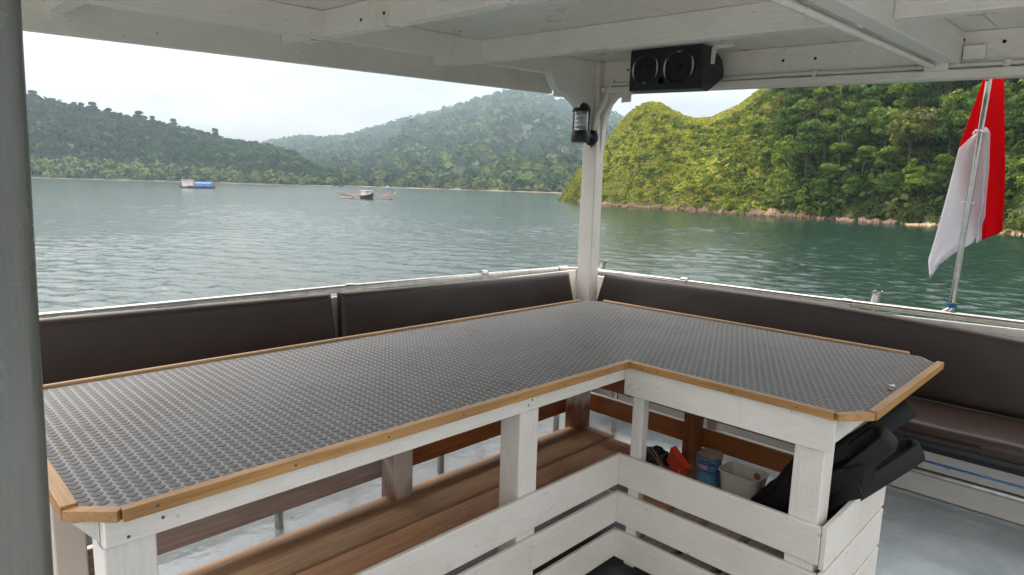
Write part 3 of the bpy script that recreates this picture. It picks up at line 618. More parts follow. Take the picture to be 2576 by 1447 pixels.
# thin tall trees along the far left ridge
def ridge_trees():
    tm, cm = tree_meshes(31, 18, 4.4, 12, 13, [(0.018, 0.032, 0.014), (0.024, 0.038, 0.016)], 45, 0.9, 0.6, (0.35, 0.75))
    rng = random.Random(5)
    for k_, px in enumerate([80, 92, 134, 152, 186, 212, 221, 230, 262, 271, 280, 296, 322, 350, 358, 384, 421, 436, 500, 545]):
        p = left_hill.at(px + rng.uniform(-4, 4), rng.uniform(0.93, 1.0), -3.0); o = thing('ridge_tree', 'tall thin tree on the far left ridge, %s from the pillar' % ORD[k_], 'tree', p, 'trees along the far left ridge')
        s_ = rng.uniform(0.6, 1.1); o.scale = (s_ * rng.uniform(0.8, 1.5),) * 2 + (s_ * 1.15,); o.rotation_euler = (0, 0, rng.uniform(0, 6))
        for nm, me in (('trunk', tm), ('crown', cm)):
            c = bpy.data.objects.new(nm, me); COL.objects.link(c); c.parent = o
ridge_trees()
far_wood(left_hill, 'ridge_canopy', 'uneven canopy along the crest of the far left hill', 420, 8.5, [(0.022, 0.044, 0.018), (0.030, 0.052, 0.020)], np.random.default_rng(6), 1.0, (40, 760), 0.93)
# boulders on the shore
def boulder(px, py, s_, label, seed, z=0.2):
    p = hit(px, py, 2, SEA); me = bpy.data.meshes.new('boulder'); bm = bmesh.new(); bmesh.ops.create_icosphere(bm, subdivisions=3, radius=1)
    for v in bm.verts:
        k = 1 + 0.45 * mnoise.fractal(v.co * 1.3 + Vector((seed, 0, 0)), 0.8, 2, 3); v.co *= k; v.co.z *= 0.6
    bm.to_mesh(me); bm.free(); o = link('boulder', me, 'rock'); o.location = (p[0], p[1], SEA + z); o.scale = (s_ * 1.5, s_, s_); o.rotation_euler = (0, 0, seed)
    tag(o, label, 'rock')
boulder(2548, 586, 1.3, 'brown boulder on the shore right of the flag', 3.0)
boulder(2095, 548, 0.8, 'pale driftwood coloured rock below the forest', 5.0)
boulder(1690, 527, 0.9, 'dark rock in the ledge below the knoll', 7.0)

# ---- boats out on the bay
def hull_mesh(mb, L, B, D, z, sheer=0.5, n=13):
    v = []; f = []
    for i in range(n):
        t = i / (n - 1) * 2 - 1; w = B / 2 * (1 - abs(t) ** 2.6) + 0.03; zz = z + D + sheer * t * t
        v += [(t * L / 2, -w, zz), (t * L / 2 * 0.93, -w * 0.55, z), (t * L / 2 * 0.93, w * 0.55, z), (t * L / 2, w, zz)]
    for i in range(n - 1):
        a = i * 4
        f += [(a, a + 4, a + 5, a + 1), (a + 1, a + 5, a + 6, a + 2), (a + 2, a + 6, a + 7, a + 3), (a + 3, a + 7, a + 4, a)]
    f += [(0, 1, 2, 3), tuple(reversed(range((n - 1) * 4, n * 4)))]
    return mb.add(v, f)
def heading(o, px):
    d = bearing(px, 480, 1.0); o.rotation_euler = (0, 0, math.atan2(d[1], d[0]))
def local(o, mb, name, mat, bevel=0.0):
    c = mb.build(name, mat, None, bevel); c.parent = o; return c
def boat_house():
    p = hit(497, 474, 2, SEA); o = thing('fishing_boat', 'wooden fishing boat with square cabin and blue tarpaulin, left of the bay', 'boat', (p[0], p[1], SEA)); heading(o, 497)
    o.rotation_euler.z += R_(84); o.scale = (1.18,) * 3
    local(o, hull_mesh(MB(), 11.5, 2.6, 1.1, -0.35, 0.45), 'hull', 'boat_wood')
    local(o, MB().box(1.2, 4.6, -1.0, 1.0, 0.5, 2.6).box(1.0, 4.8, -1.2, 1.2, 2.62, 2.78), 'cabin', 'boat_white', 0.04)
    for k in range(3): local(o, MB().box(1.6 + k * 1.0, 2.2 + k * 1.0, -1.05, -1.005, 1.4, 2.1), 'window', 'boat_black')
    local(o, MB().tube([(2.0, 0, 2.6), (2.0, 0, 4.6)], 0.06, 6), 'mast', 'boat_wood')
    arch = [(-1.35, 0.6), (-1.2, 1.6), (-0.6, 2.15), (0.6, 2.15), (1.2, 1.6), (1.35, 0.6)]
    local(o, MB().prism_yz(arch, -4.4, 0.6), 'tarpaulin', 'boat_blue', 0.1)
boat_house()
def boat_outrigger():
    p = hit(922, 500, 2, SEA); o = thing('outrigger_boat', 'dark hulled outrigger boat with red spread arms on the open water', 'boat', (p[0], p[1], SEA)); heading(o, 922)
    o.rotation_euler.z += R_(22)
    local(o, hull_mesh(MB(), 9.0, 2.2, 1.0, -0.3, 0.9), 'hull', 'boat_black')
    local(o, MB().box(-1.4, 1.6, -0.85, 0.85, 0.6, 1.9).box(-1.7, 1.9, -1.05, 1.05, 1.92, 2.05), 'cabin', 'boat_white', 0.04)
    local(o, MB().tube([(-1.9, 0.6, 0.5), (-1.9, 0.6, 3.0)], 0.05, 6).tube([(1.9, -0.6, 0.5), (1.9, -0.6, 2.8)], 0.05, 6), 'mast', 'boat_wood')
    for x in (-2.0, 1.6):
        arm = [(x, -7.4, 1.9), (x, -6.6, 1.3), (x, -4.5, 0.75), (x, -2, 0.85), (x, 0, 1.0), (x, 2, 0.85), (x, 4.5, 0.75), (x, 6.6, 1.2), (x, 7.4, 1.7)]
        local(o, MB().tube(arm, 0.14, 6), 'outrigger_arm', 'boat_red')
    for y in (-5.2, 5.2): local(o, MB().tube([(-4.6, y, 0.55), (-3, y, 0.12), (3, y, 0.12), (4.2, y, 0.4)], 0.13, 6), 'float', 'boat_wood')
boat_outrigger()
def boat_small(px, py, L, label, mat):
    p = hit(px, py, 2, SEA); o = thing('moored_boat', label, 'boat', (p[0], p[1], SEA)); heading(o, px); o.rotation_euler.z += R_(60)
    local(o, hull_mesh(MB(), L, L * 0.25, L * 0.1, -0.2, 0.4), 'hull', mat)
    local(o, MB().box(-L * 0.15, L * 0.2, -L * 0.09, L * 0.09, L * 0.08, L * 0.3), 'cabin', 'boat_white', 0.03)
boat_small(975, 472, 5.0, 'tiny white boat near the far beach behind the outrigger boat', 'boat_white')
boat_small(419, 455, 6.0, 'tiny dark boat on the water left of the blue tarpaulin boat', 'boat_black')

# ---- haze over the bay
hz = MB().box(-2590, 2590, -2590, 2590, SEA - 1.2, 420).build('haze', None)
def haze_mat():
    mt = bpy.data.materials.new('haze'); mt.use_nodes = True; nt = mt.node_tree; nt.nodes.clear()
    o = nt.nodes.new('ShaderNodeOutputMaterial'); v = nt.nodes.new('ShaderNodeVolumePrincipled'); nt.links.new(v.outputs[0], o.inputs['Volume'])
    v.inputs['Color'].default_value = (0.70, 0.86, 1.0, 1); v.inputs['Density'].default_value = 0.00016; v.inputs['Anisotropy'].default_value = 0.2
    return mt
hz.data.materials.append(haze_mat()); tag(hz, 'pale sea haze over the bay', 'haze', kind='stuff')

# ================================================================== THE BOAT: deck, bulwark, roof
DX0, DX1, DY0, DY1 = -3.2, 3.62, -3.0, 2.95
tag(MB().box(DX0, DX1, DY0, DY1, -0.12, 0.0).build('deck_floor', 'deck'), 'dark wet glossy deck floor of the boat', kind='structure')
hb = MB(); hb.prism([(DX0 - 4, DY0 * 0.6 - 0.4), (DX1 + .02, DY0 - 0.02), (DX1 + 0.05, DY1 + 0.05), (DX0 - 4, DY1 * 0.7)], SEA - 0.6, -0.13)
tag(hb.build('hull', 'paint_hull', bevel=0.08), 'white hull of the tour boat under the deck', kind='structure')
tag(MB().box(0.15, 2.36, 0.2, 1.93, 0.0005, 0.0045).build('floor_mat', 'mat_floor', None), 'black rubber mat on the deck under the table', 'floor mat')
bw = thing('bulwark', 'low white bulwark board around the deck edge under the seats', 'bulwark', (3.45, 0, 0))
MB().box(3.45, 3.49, DY0, 2.83, 0.004, 0.226).build('board', 'paint_y', bw, 0.004)
MB().box(DX0, 3.445, 2.79, 2.83, 0.004, 0.226).build('board', 'paint_x', bw, 0.004)

# roof plane: rises slightly aft and outboard
def zc(x, y): return 2.06 + 0.041 * x + 0.044 * (y - 2.65)
def shear(x, y, z): return (x, y, z + zc(x, y))
RX0, RX1, RY0, RY1 = -0.08, 3.47, -0.6, 3.04
roof = thing('roof', 'white painted timber roof with beams and planked ceiling over the deck', 'roof', (1.2, 1.0, 2.05))
def rbeam(name, x0, x1, y0, y1, z0, z1, mat, bevel=0.004):
    return MB().box(x0, x1, y0, y1, z0, z1).map(shear).build(name, mat, roof, bevel)
MB().box(RX0, RX1, RY0, RY1, 0.0175, 0.045).map(shear).build('roof_deck', 'paint_roof_x', roof)
y = RY1 - 0.005; k = 0
while y > RY0:
    w = 0.155 + 0.012 * math.sin(k * 2.3); y0 = max(y - w, RY0)
    rbeam('ceiling_plank', RX0, RX1 - 0.002, y0 + 0.0018, y - 0.0018, 0.0, 0.016 + 0.0012 * (k % 2), 'paint_roof_x', 0.0015); y = y0; k += 1
YB0, YB1 = 2.605, 2.665
for x in (0.55, 1.464, 2.374):                      # cross beams, in bays between the lengthwise beams
    for a, b in ((RY0 + 0.04, 0.665), (0.735, YB0), (YB1, RY1 - 0.035)):
        rbeam('cross_beam', x, x + 0.062, a, b, -0.108, -0.0005, 'paint_roof_y')
rbeam('side_beam', RX0, 3.354, YB0, YB1, -0.112, -0.0005, 'paint_roof_x')
rbeam('fascia', RX0, RX1 - 0.07, RY1 - 0.035, RY1, -0.180, -0.0005, 'paint_roof_x')
rbeam('centre_beam', RX0, 3.40, 0.665, 0.735, -0.135, -0.0005, 'paint_roof_x', 0.006)
rear_beam = rbeam('rear_beam', 3.405, RX1, RY0, RY1 - 0.036, -0.197, -0.0005, 'paint_roof_y')
MB().box(3.365, 3.404, RY0, 2.570, -0.197, -0.158).map(shear).build('rear_ledge', 'paint_roof_y', roof, 0.006)
def rpipe(path, r, name='conduit'):
    return MB().tube([shear(*p) for p in path], r, 10).build(name, 'paint_roof_y', roof, smooth=True)
rpipe([(3.392, 2.52 - 0.3 * i, -0.143 + 0.002 * math.sin(i * 2.1)) for i in range(11)], 0.011)
rpipe([(x_, 0.772, -0.115) for x_ in (-0.05, 0.5, 1.5, 2.4, 3.2, 3.37)], 0.014)
rpipe([(x_, 0.752, -0.149) for x_ in (-0.05, 0.5, 1.5, 2.4, 3.2, 3.38)], 0.012)
for y_ in (1.83, 1.27, 0.50, 0.22): MB().box(3.374, 3.405, y_ - 0.012, y_ + 0.012, -0.158, -0.128).map(shear).build('pipe_clip', 'paint_roof_y', roof, 0.003)
MB().box(2.30, 2.335, 0.735, 0.80, -0.135, -0.085).map(shear).build('pipe_clip', 'paint_roof_y', roof, 0.006)
MB().box(3.33, 3.37, 0.70, 0.79, -0.165, -0.09).map(shear).build('pipe_clip', 'paint_roof_y', roof, 0.008)
MB().box(3.384, 3.405, 0.58, 0.66, -0.118, -0.06).map(shear).build('joint_block', 'paint_roof_y', roof, 0.003)
# dark bolt holes sunk in the beams
def disc(c, r, axis, name, mat, parent, h=0.0016, n=12):
    return MB().lathe(c, [(r * 0.96, 0), (r, h * 0.5), (r * 0.96, h)] if axis != 'n' else [], n, axis).build(name, mat, parent)
for px, py in [(2051, 147), (1970, 153), (2527, 104), (2413, 97), (2424, 101), (1545, 148), (1580, 176)]:
    p = hit(px, py, 0, 3.4045); disc((3.4035, p[1], p[2]), 0.0075, 'x', 'bolt_hole', 'hole', rear_beam)
for px, py in [(908, 50), (966, 33)]:
    p = hit(px, py, 0, 1.4635); disc((1.4625, p[1], p[2]), 0.007, 'x', 'bolt_hole', 'hole', roof)
for px, py in [(1975, 127), (2140, 122)]:                  # wire hooks
    p = hit(px, py, 0, 3.40); MB().tube([(3.404, p[1], p[2] + 0.012), (3.385, p[1] - 0.002, p[2]), (3.375, p[1] - 0.004, p[2] - 0.022), (3.388, p[1] - 0.004, p[2] - 0.03), (3.398, p[1], p[2] - 0.02)], 0.002, 6).build('hook', 'paint_roof_y', roof)

# corner post with shaped knee braces, wire and patch
post = thing('roof_post', 'slender white square post carrying the roof corner beside the lantern', 'post', (3.395, 2.63, 0.0))
MB().prism([(3.355, 2.575), (3.440, 2.575), (3.440, 2.685), (3.355, 2.685)], 0.004, 2.0).build('shaft', 'paint_z', post, 0.005)
sh = MB().box(3.354, 3.4045, 2.574, 2.686, -0.20, -0.0008).map(shear); sh.build('head', 'paint_z', post, 0.004)
def knee_side():   # in the plane of the side beam: S curve down to the post
    pts = [(2.93, -0.1125), (2.975, -0.175), (3.00, -0.197), (3.06, -0.213), (3.12, -0.236), (3.18, -0.268), (3.235, -0.312), (3.275, -0.362), (3.30, -0.42), (3.353, -0.50), (3.353, -0.1125)]
    return MB().prism_xz([(a, b + zc(a, 2.63)) for a, b in pts], YB0 + 0.004, YB1 - 0.004).build('knee_brace', 'paint_roof_x', post, 0.003)
knee_side()
def knee_rear():
    pts = [(2.30, -0.198), (2.42, -0.206), (2.475, -0.225), (2.515, -0.265), (2.545, -0.33), (2.562, -0.42), (2.573, -0.56), (2.573, -0.198)]
    return MB().prism_yz([(a, b + zc(3.42, a)) for a, b in pts], 3.395, 3.435).build('knee_brace', 'paint_roof_y', post, 0.003)
knee_rear()
MB().tube([hit(1500, 165, 0, 3.353), hit(1491, 180, 0, 3.351), hit(1486, 205, 0, 3.351), hit(1482, 240, 0, 3.351), hit(1478, 300, 0, 3.352)], 0.0035, 6).build('lamp_wire', 'paint_z', post, smooth=True)
cb = [hit(1540, 200, 0, 3.39), hit(1531, 225, 0, 3.37), hit(1519, 262, 0, 3.352), hit(1503, 290, 0, 3.345), hit(1497, 310, 0, 3.345), hit(1494, 328, 0, 3.345)]
MB().tube(cb, [0.012, 0.013, 0.014, 0.014, 0.013, 0.012], 8).build('lamp_conduit', 'paint_z', post, smooth=True)
MB().prism([(3.455, 2.40), (3.462, 2.40), (3.462, 2.47), (3.455, 2.47)], zc(3.45, 2.43) - 0.245, zc(3.45, 2.43) - 0.197).build('torn_flap', 'paint_z', post)

# near pillar on the left (rounded edges, gloss paint), leaning a touch
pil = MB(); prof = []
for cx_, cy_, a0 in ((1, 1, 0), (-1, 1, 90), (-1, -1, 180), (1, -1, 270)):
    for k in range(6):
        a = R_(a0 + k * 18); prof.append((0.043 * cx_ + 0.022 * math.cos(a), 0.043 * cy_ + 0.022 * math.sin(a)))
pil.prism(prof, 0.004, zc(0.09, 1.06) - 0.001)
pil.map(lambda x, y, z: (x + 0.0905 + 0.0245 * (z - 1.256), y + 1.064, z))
tag(pil.build('pillar', 'paint_pillar_shade', None, 0.0, True), 'thick grey white gloss painted pillar at the left edge, close by', 'pillar')

# ================================================================== RAILS
rail = thing('side_rail', 'long pale tubular rail above the left backrests', 'rail', (1.5, 2.9, 0.0))
MB().tube([(-3.0, 2.90, 0.872), (0.4, 2.90, 0.868), (1.75, 2.90, 0.862), (3.30, 2.90, 0.842), (3.44, 2.895, 0.840)], 0.019, 12).build('top_tube', 'steel_dull', rail, smooth=True)
for x_ in (0.55, 1.75, 2.70):
    MB().tube([(x_, 2.90, 0.0), (x_, 2.90, 0.85)], 0.016, 10).build('stanchion', 'steel', rail, smooth=True)
    MB().tube([(x_ - 0.022, 2.90, 0.864), (x_ + 0.022, 2.90, 0.863)], 0.0225, 12).build('tee_clamp', 'steel_dull', rail, smooth=True)
rrail = thing('rear_rail', 'shiny stainless steel rail along the stern behind the backrest', 'rail', (3.6, 0.9, 0.0))
MB().tube([(3.46, 2.885, 0.838), (3.56, 2.80, 0.836), (3.60, 2.66, 0.834), (3.60, 1.4, 0.845), (3.60, 0.33, 0.858), (3.60, -0.6, 0.868), (3.60, -2.9, 0.90)], 0.0195, 14).build('top_tube', 'steel', rrail, smooth=True)
MB().tube([(3.405, 2.897, 0.841), (3.475, 2.88, 0.8385)], 0.026, 14).build('corner_clamp', 'steel_dull', rrail, smooth=True)
for y_ in (2.02, 1.07, -0.3):
    MB().tube([(3.60, y_, 0.0), (3.60, y_, 0.83)], 0.016, 10).build('stanchion', 'steel', rrail, smooth=True)
    MB().tube([(3.60, y_ - 0.022, 0.846), (3.60, y_ + 0.022, 0.846)], 0.0265, 14).build('tee_clamp', 'steel', rrail, smooth=True)
def rod_holder(y_, z_, x_=3.665):
    o = MB().lathe((x_, y_, z_), [(0.0215, -0.16), (0.0215, 0.045), (0.0235, 0.06), (0.0275, 0.075), (0.0255, 0.075), (0.0205, 0.045), (0.0195, -0.13)], 16)
    h = o.map(lambda a, b, c: (a + (c - z_) * 0.28, b - (c - z_) * 0.10, c)).build('rod_holder', 'steel', rrail, smooth=True)
    MB().tube([(3.60, y_ + 0.055, z_ - 0.03), (3.64, y_ + 0.03, z_ - 0.004), (x_ + 0.0, y_, z_ + 0.02)], 0.0095, 8).build('rod_holder_arm', 'steel', h, smooth=True)
rod_holder(0.965, 0.845); rod_holder(2.72, 0.83)

# ================================================================== BENCH AND CUSHIONS
bench = thing('corner_bench', 'L shaped bench base with steel legs and white backboards behind the table', 'bench', (3.2, 2.4, 0.0))
MB().box(3.03, 3.40, -2.6, 2.33, 0.385, 0.405).build('seat_board', 'dark_frame', bench)
MB().box(-2.6, 3.40, 2.335, 2.74, 0.385, 0.405).build('seat_board', 'dark_frame', bench)
bz = lambda y_: 0.834 if y_ > 1.2 else 0.834 + 0.006 * (1.2 - y_)
v = [(y_, 0.408) for y_ in (2.83, -2.6)] + [(y_, 0.815 + 0.034 * max(0, (1.4 - y_)) / 1.07) for y_ in (-0.6, 0.33, 1.4, 2.3)] + [(2.83, 0.815)]
MB().prism_yz(v, 3.515, 3.535).build('backboard', 'paint_y', bench, 0.003)
MB().box(-2.6, 3.51, 2.815, 2.835, 0.408, 0.838).build('backboard', 'paint_x', bench, 0.003)
MB().box(3.425, 3.44, -2.6, 1.0, 0.228, 0.384).build('seat_shade_board', 'dark_frame', bench)  # dark board added as the black shade band under the seat cushion
MB().tube([(3.06, -2.5, 0.262), (3.06, 0.75, 0.262)], 0.014, 10).build('foot_rail', 'steel_dull', bench, smooth=True)
MB().tube([(3.09, -2.5, 0.30), (3.09, 0.75, 0.30)], 0.005, 8).build('thin_blue_tube', 'tube_blue', bench, smooth=True)  # drawn as the thin blue line along the seat front
for p in [(1115, 1190), (708, 1330), (1405, 1090), (1550, 1085)]:
    q = hit(p[0], p[1], 2, 0.0); MB().tube([(q[0], q[1] + 0.02, 0.0), (q[0], q[1] + 0.02, 0.384)], 0.0175, 12).build('leg', 'steel', bench, smooth=True)
for y_ in (0.75, -0.15, -1.6): MB().tube([(3.06, y_, 0.0), (3.06, y_, 0.384)], 0.017, 12).build('leg', 'steel_dull', bench, smooth=True)

def pad(name, label, cat, grid, thick, group=None):
    """upholstered slab: rounded edges, slight crown and puckers; grid(u,v) -> point, normal"""
    _, _, LL, WW = grid(0.5, 0.5)
    def spread(length, inner): 
        e = [0.032 * (1 - math.cos(R_(a))) / length for a in (0, 18, 36, 54, 72, 90)]
        return e + [e[-1] + (1 - 2 * e[-1]) * k / inner for k in range(1, inner)] + [1 - q for q in reversed(e)]
    us, ws = spread(LL, 60), spread(WW, 12); nu, nv = len(us), len(ws); mb = MB(); v = []; f = []
    for side in (0, 1):
        for i in range(nu):
            for j in range(nv):
                u, w = us[i], ws[j]; p, n, L, W = grid(u, w)
                e = min(u * L, (1 - u) * L, w * W, (1 - w) * W); r = 0.032
                k = 1.0 if e > r else math.sqrt(max(0, 1 - ((r - e) / r) ** 2))
                puff = 0.006 * math.sin(math.pi * u) * math.sin(math.pi * w) + 0.0045 * fbm(u * L * 3, w * 1.2 + side * 5, 1.3, 3, len(label))
                h = thick / 2 * k + (puff if side else 0)
                v.append(p + n * (thick / 2 + (h if side else -h)))
    o = nu * nv
    for i in range(nu - 1):
        for j in range(nv - 1):
            a = i * nv + j; f.append((a, a + nv, a + nv + 1, a + 1)); f.append((o + a, o + a + 1, o + a + nv + 1, o + a + nv))
    rim = [(i, 0) for i in range(nu)] + [(nu - 1, j) for j in range(1, nv)] + [(i, nv - 1) for i in range(nu - 2, -1, -1)] + [(0, j) for j in range(nv - 2, 0, -1)]
    idx = [i * nv + j for i, j in rim]
    for a, b in zip(idx, idx[1:] + idx[:1]): f.append((a, b, o + b, o + a))
    mb.add(v, f); ob = mb.build(name, 'cushion', None); ob.data.polygons.foreach_set('use_smooth', [True] * len(ob.data.polygons)); return tag(ob, label, cat, group)
def grid_side(x0, x1, s0, s1):
    def g(u, w):
        xx = (x0 + s0 * w) * (1 - u) + (x1 - s1 * w) * u; z = 0.475 + w * (min(0.893, 0.897 - 0.0185 * xx) - 0.475)
        return Vector((xx, 2.785 - 0.03 * (1 - w) + 0.012 * w, z)), Vector((0, -1, 0.12)).normalized(), x1 - x0, 0.376
    return g
def grid_rear(y0, y1, s0, ztop):
    def g(u, w):
        yy = (y0 - s0 * w) * (1 - u) + y1 * u; z = 0.475 + w * (ztop(yy) - 0.475)
        return Vector((3.475 - 0.03 * (1 - w) + 0.012 * w, yy, z)), Vector((-1, 0, 0.12)).normalized(), abs(y1 - y0), 0.376
    return g
pad('backrest_cushion', 'long dark brown backrest cushion behind the table, nearest the pillar', 'cushion', grid_side(-1.3, 1.575, 0.0, 0.015), 0.07)
pad('backrest_cushion', 'dark brown backrest cushion between its neighbour and the white post', 'cushion', grid_side(1.592, 3.40, 0.012, 0.06), 0.07)
zt = lambda y_: 0.852 if y_ > 1.2 else 0.852 - 0.018 * (1.2 - y_) - 0.028 * (1.2 - y_) ** 2 * (1 if y_ > 0 else 0) - (0.040 if y_ <= 0 else 0)
pad('backrest_cushion', 'dark brown backrest cushion along the stern, right of the white post', 'cushion', grid_rear(2.60, -1.2, 0.085, zt), 0.07)
def grid_seat(x0, x1, y0, y1):
    return lambda u, w: (Vector((x1 + (x0 - x1) * w, y0 + (y1 - y0) * u, 0.407)), Vector((0, 0, 1)), abs(y1 - y0), abs(x1 - x0))
pad('seat_cushion', 'dark brown seat cushion along the stern beyond the table end', 'cushion', grid_seat(3.0, 3.41, -1.4, 2.32), 0.075)
pad('seat_cushion', 'dark brown seat cushion behind the long arm of the table', 'cushion', lambda u, w: (Vector((-1.3 + 4.7 * u, 2.33 + 0.41 * w, 0.407)), Vector((0, 0, 1)), 4.7, 0.41), 0.075)

# ================================================================== THE TABLE
table = thing('corner_table', 'L shaped white slatted table with grey coin rubber top and wooden edging', 'table', (1.9, 1.3, 0.0))
TZ = 0.797
outl = [(0.236, 1.335), (0.296, 1.277), (1.892, 1.266), (1.892, 0.558), (1.968, 0.498), (2.762, 0.498), (2.835, 0.560), (2.800, 2.075), (2.720, 2.135), (0.236, 2.165)]
mat_o = MB().prism(outl, TZ - 0.004, TZ).build('rubber_mat', 'mat_base', table)
MB().prism([(a, b) for a, b in outl], TZ - 0.024, TZ - 0.0045).build('top_board', 'ply', table)
def inside(x, y, poly, mrg):
    c = False; n = len(poly); dmin = 9
    for i in range(n):
        (x1, y1), (x2, y2) = poly[i], poly[(i + 1) % n]
        if (y1 > y) != (y2 > y) and x < (x2 - x1) * (y - y1) / (y2 - y1) + x1: c = not c
        t = max(0, min(1, ((x - x1) * (x2 - x1) + (y - y1) * (y2 - y1)) / ((x2 - x1) ** 2 + (y2 - y1) ** 2)))
        dmin = min(dmin, math.hypot(x - x1 - t * (x2 - x1), y - y1 - t * (y2 - y1)))
    return c and dmin > mrg
def coins():
    p = 0.0230; r = 0.0109; h = 0.0010; pts = []
    i = 0; x = 0.20
    while x < 2.9:
        yy = 0.48 + (p / 2 if i % 2 else 0)
        while yy < 2.2:
            if inside(x, yy, outl, 0.004): pts.append((x, yy))
            yy += p
        x += 0.0240; i += 1
    def rings(n=14): return [(r, 0), (r * 0.95, h * 0.6), (r * 0.84, h)]
    one = MB().lathe((0, 0, 0), rings(), 14); me = bpy.data.meshes.new('coin_stud'); me.from_pydata(one.v, [], one.f); me.materials.append(MATS['mat_coin'])
    pts.sort(key=lambda q: math.hypot(q[0], q[1]))
    for x, y in pts[:300]:
        o = bpy.data.objects.new('coin_stud', me); COL.objects.link(o); o.parent = mat_o; o.location = (x, y, TZ + 0.0001)
    b = np.array(one.v); nb = len(b); V = []; F = []
    for k, (x, y) in enumerate(pts[300:]):
        V.append(b + np.array([x, y, TZ + 0.0001])); F += [tuple(i + k * nb for i in q) for q in one.f]
    me2 = bpy.data.meshes.new('coin_studs'); me2.from_pydata(np.concatenate(V).tolist(), [], F); me2.materials.append(MATS['mat_coin'])
    o = link('coin_studs', me2, None, mat_o); o['kind'] = 'stuff'
coins()
# wooden edging
def trim(a, b, name='edge_trim', mat='trim_x', w=0.022, z0=0.777, z1=0.802, side=1, bevel=0.0018):
    a, b = Vector((*a, 0)), Vector((*b, 0)); d = (b - a).normalized(); n = Vector((d.y, -d.x, 0)) * side
    poly = [a, b, b + n * w, a + n * w]
    return MB().prism([(q.x, q.y) for q in poly], z0, z1).build(name, mat, table, bevel)
o_front = trim((0.2885, 1.2765), (1.8915, 1.2655), mat='trim_x')
o_inner = trim((1.892, 1.243), (1.892, 0.560), mat='trim_y', side=1, z1=0.8005)
o_ch1 = trim((0.224, 1.3455), (0.2955, 1.2765), mat='trim_x', z1=0.7985, z0=0.7775)
trim((0.236, 2.165), (0.236, 1.336), mat='trim_y', w=0.028, z1=0.804)
trim((1.885, 0.5635), (1.972, 0.495), mat='trim_y', z1=0.7985, z0=0.7775)
o_end = trim((1.969, 0.498), (2.782, 0.498), mat='trim_x', w=0.024, z1=0.803)
for a, b, ax in (((0.24, 2.167), (1.72, 2.147), 'x'), ((1.722, 2.1465), (2.715, 2.137), 'x'), ((2.803, 2.06), (2.829, 0.60), 'y')):   # thin back beading
    trim(a, b, 'back_beading', 'strip_' + ax, 0.017, TZ - 0.004, TZ + 0.010, -1 if ax == 'x' else -1, 0.005)
for x_ in (0.345, 0.62, 0.86, 1.10, 1.30, 1.52, 1.74, 1.84): disc((x_, 1.2427 + 0.0069 * (1.892 - x_) - 0.0006 + 0.0005, 0.789 + 0.002 * math.sin(x_ * 40)), 0.0032, 'y', 'screw', 'screw', o_front, 0.0012, 8)
for y_ in (1.19, 1.13, 0.86, 0.66): disc((1.8690, y_, 0.789), 0.0032, 'x', 'screw', 'screw', o_inner, 0.0012, 8)
# aprons
ap1 = MB().box(0.262, 1.905, 1.279, 1.297, 0.722, 0.7765).build('apron', 'paint_x', table, 0.003)
ap2 = MB().box(1.897, 1.915, 0.560, 1.2785, 0.668, 0.7765).build('apron', 'paint_y', table, 0.003)
MB().box(1.9155, 2.50, 0.566, 0.584, 0.690, 0.7765).build('apron', 'paint_x', table, 0.003)
MB().box(0.262, 0.280, 1.2975, 1.80, 0.71, 0.7765).build('apron', 'paint_y', table, 0.003)
for x_, z_ in ((0.30, 0.735), (0.36, 0.752), (1.39, 0.742), (1.405, 0.756)): disc((x_, 1.2782, z_), 0.0035, 'y', 'screw', 'screw', ap1, 0.0012, 8)
for y_, z_ in ((1.262, 0.745), (1.262, 0.70), (0.62, 0.71), (0.635, 0.695), (0.80, 0.735)): disc((1.8962, y_, z_), 0.0030, 'x', 'screw', 'paint_y', ap2, 0.0012, 8)
# legs
def leg(x0, x1, y0, y1, z0, z1, mat='paint_z', name='leg', bevel=0.004): return MB().box(x0, x1, y0, y1, z0, z1).build(name, mat, table, bevel)
leg(0.262, 0.352, 1.2975, 1.385, 0.005, 0.7215)
leg(1.375, 1.460, 1.298, 1.384, 0.005, 0.7725)
leg(1.9155, 1.958, 1.205, 1.250, 0.005, 0.7725)
leg(1.9155, 2.000, 0.5845, 0.672, 0.005, 0.7725)
leg(2.405, 2.490, 0.5845, 0.665, 0.005, 0.7725)
leg(0.262, 0.330, 1.80, 1.885, 0.005, 0.7725, 'overspray_thin')
leg(1.262, 1.345, 1.803, 1.885, 0.005, 0.7725, 'overspray_thin')
leg(2.31, 2.395, 1.800, 1.885, 0.005, 0.7725, 'overspray')
leg(2.33, 2.425, 1.225, 1.268, 0.005, 0.7725, 'varnish_z')
leg(2.428, 2.485, 1.17, 1.215, 0.005, 0.7725, 'overspray_thin')
MB().prism_xz([(0.222, 0.7755), (0.261, 0.7755), (0.261, 0.722)], 1.312, 1.330).build('bracket', 'paint_z', table)
# front slats
for z0, z1 in ((0.318, 0.437), (0.168, 0.287), (0.028, 0.136)):
    MB().box(0.263, 1.8965, 1.281, 1.2965, z0, z1).build('front_slat', 'paint_x', table, 0.003)
    MB().box(1.8975, 1.9150, 0.567, 1.2960, z0, z1).build('front_slat', 'paint_y', table, 0.003)
    MB().box(1.8978, 2.50, 0.549, 0.5660, z0 - 0.010, z1 + 0.008).build('end_slat', 'paint_x', table, 0.003)
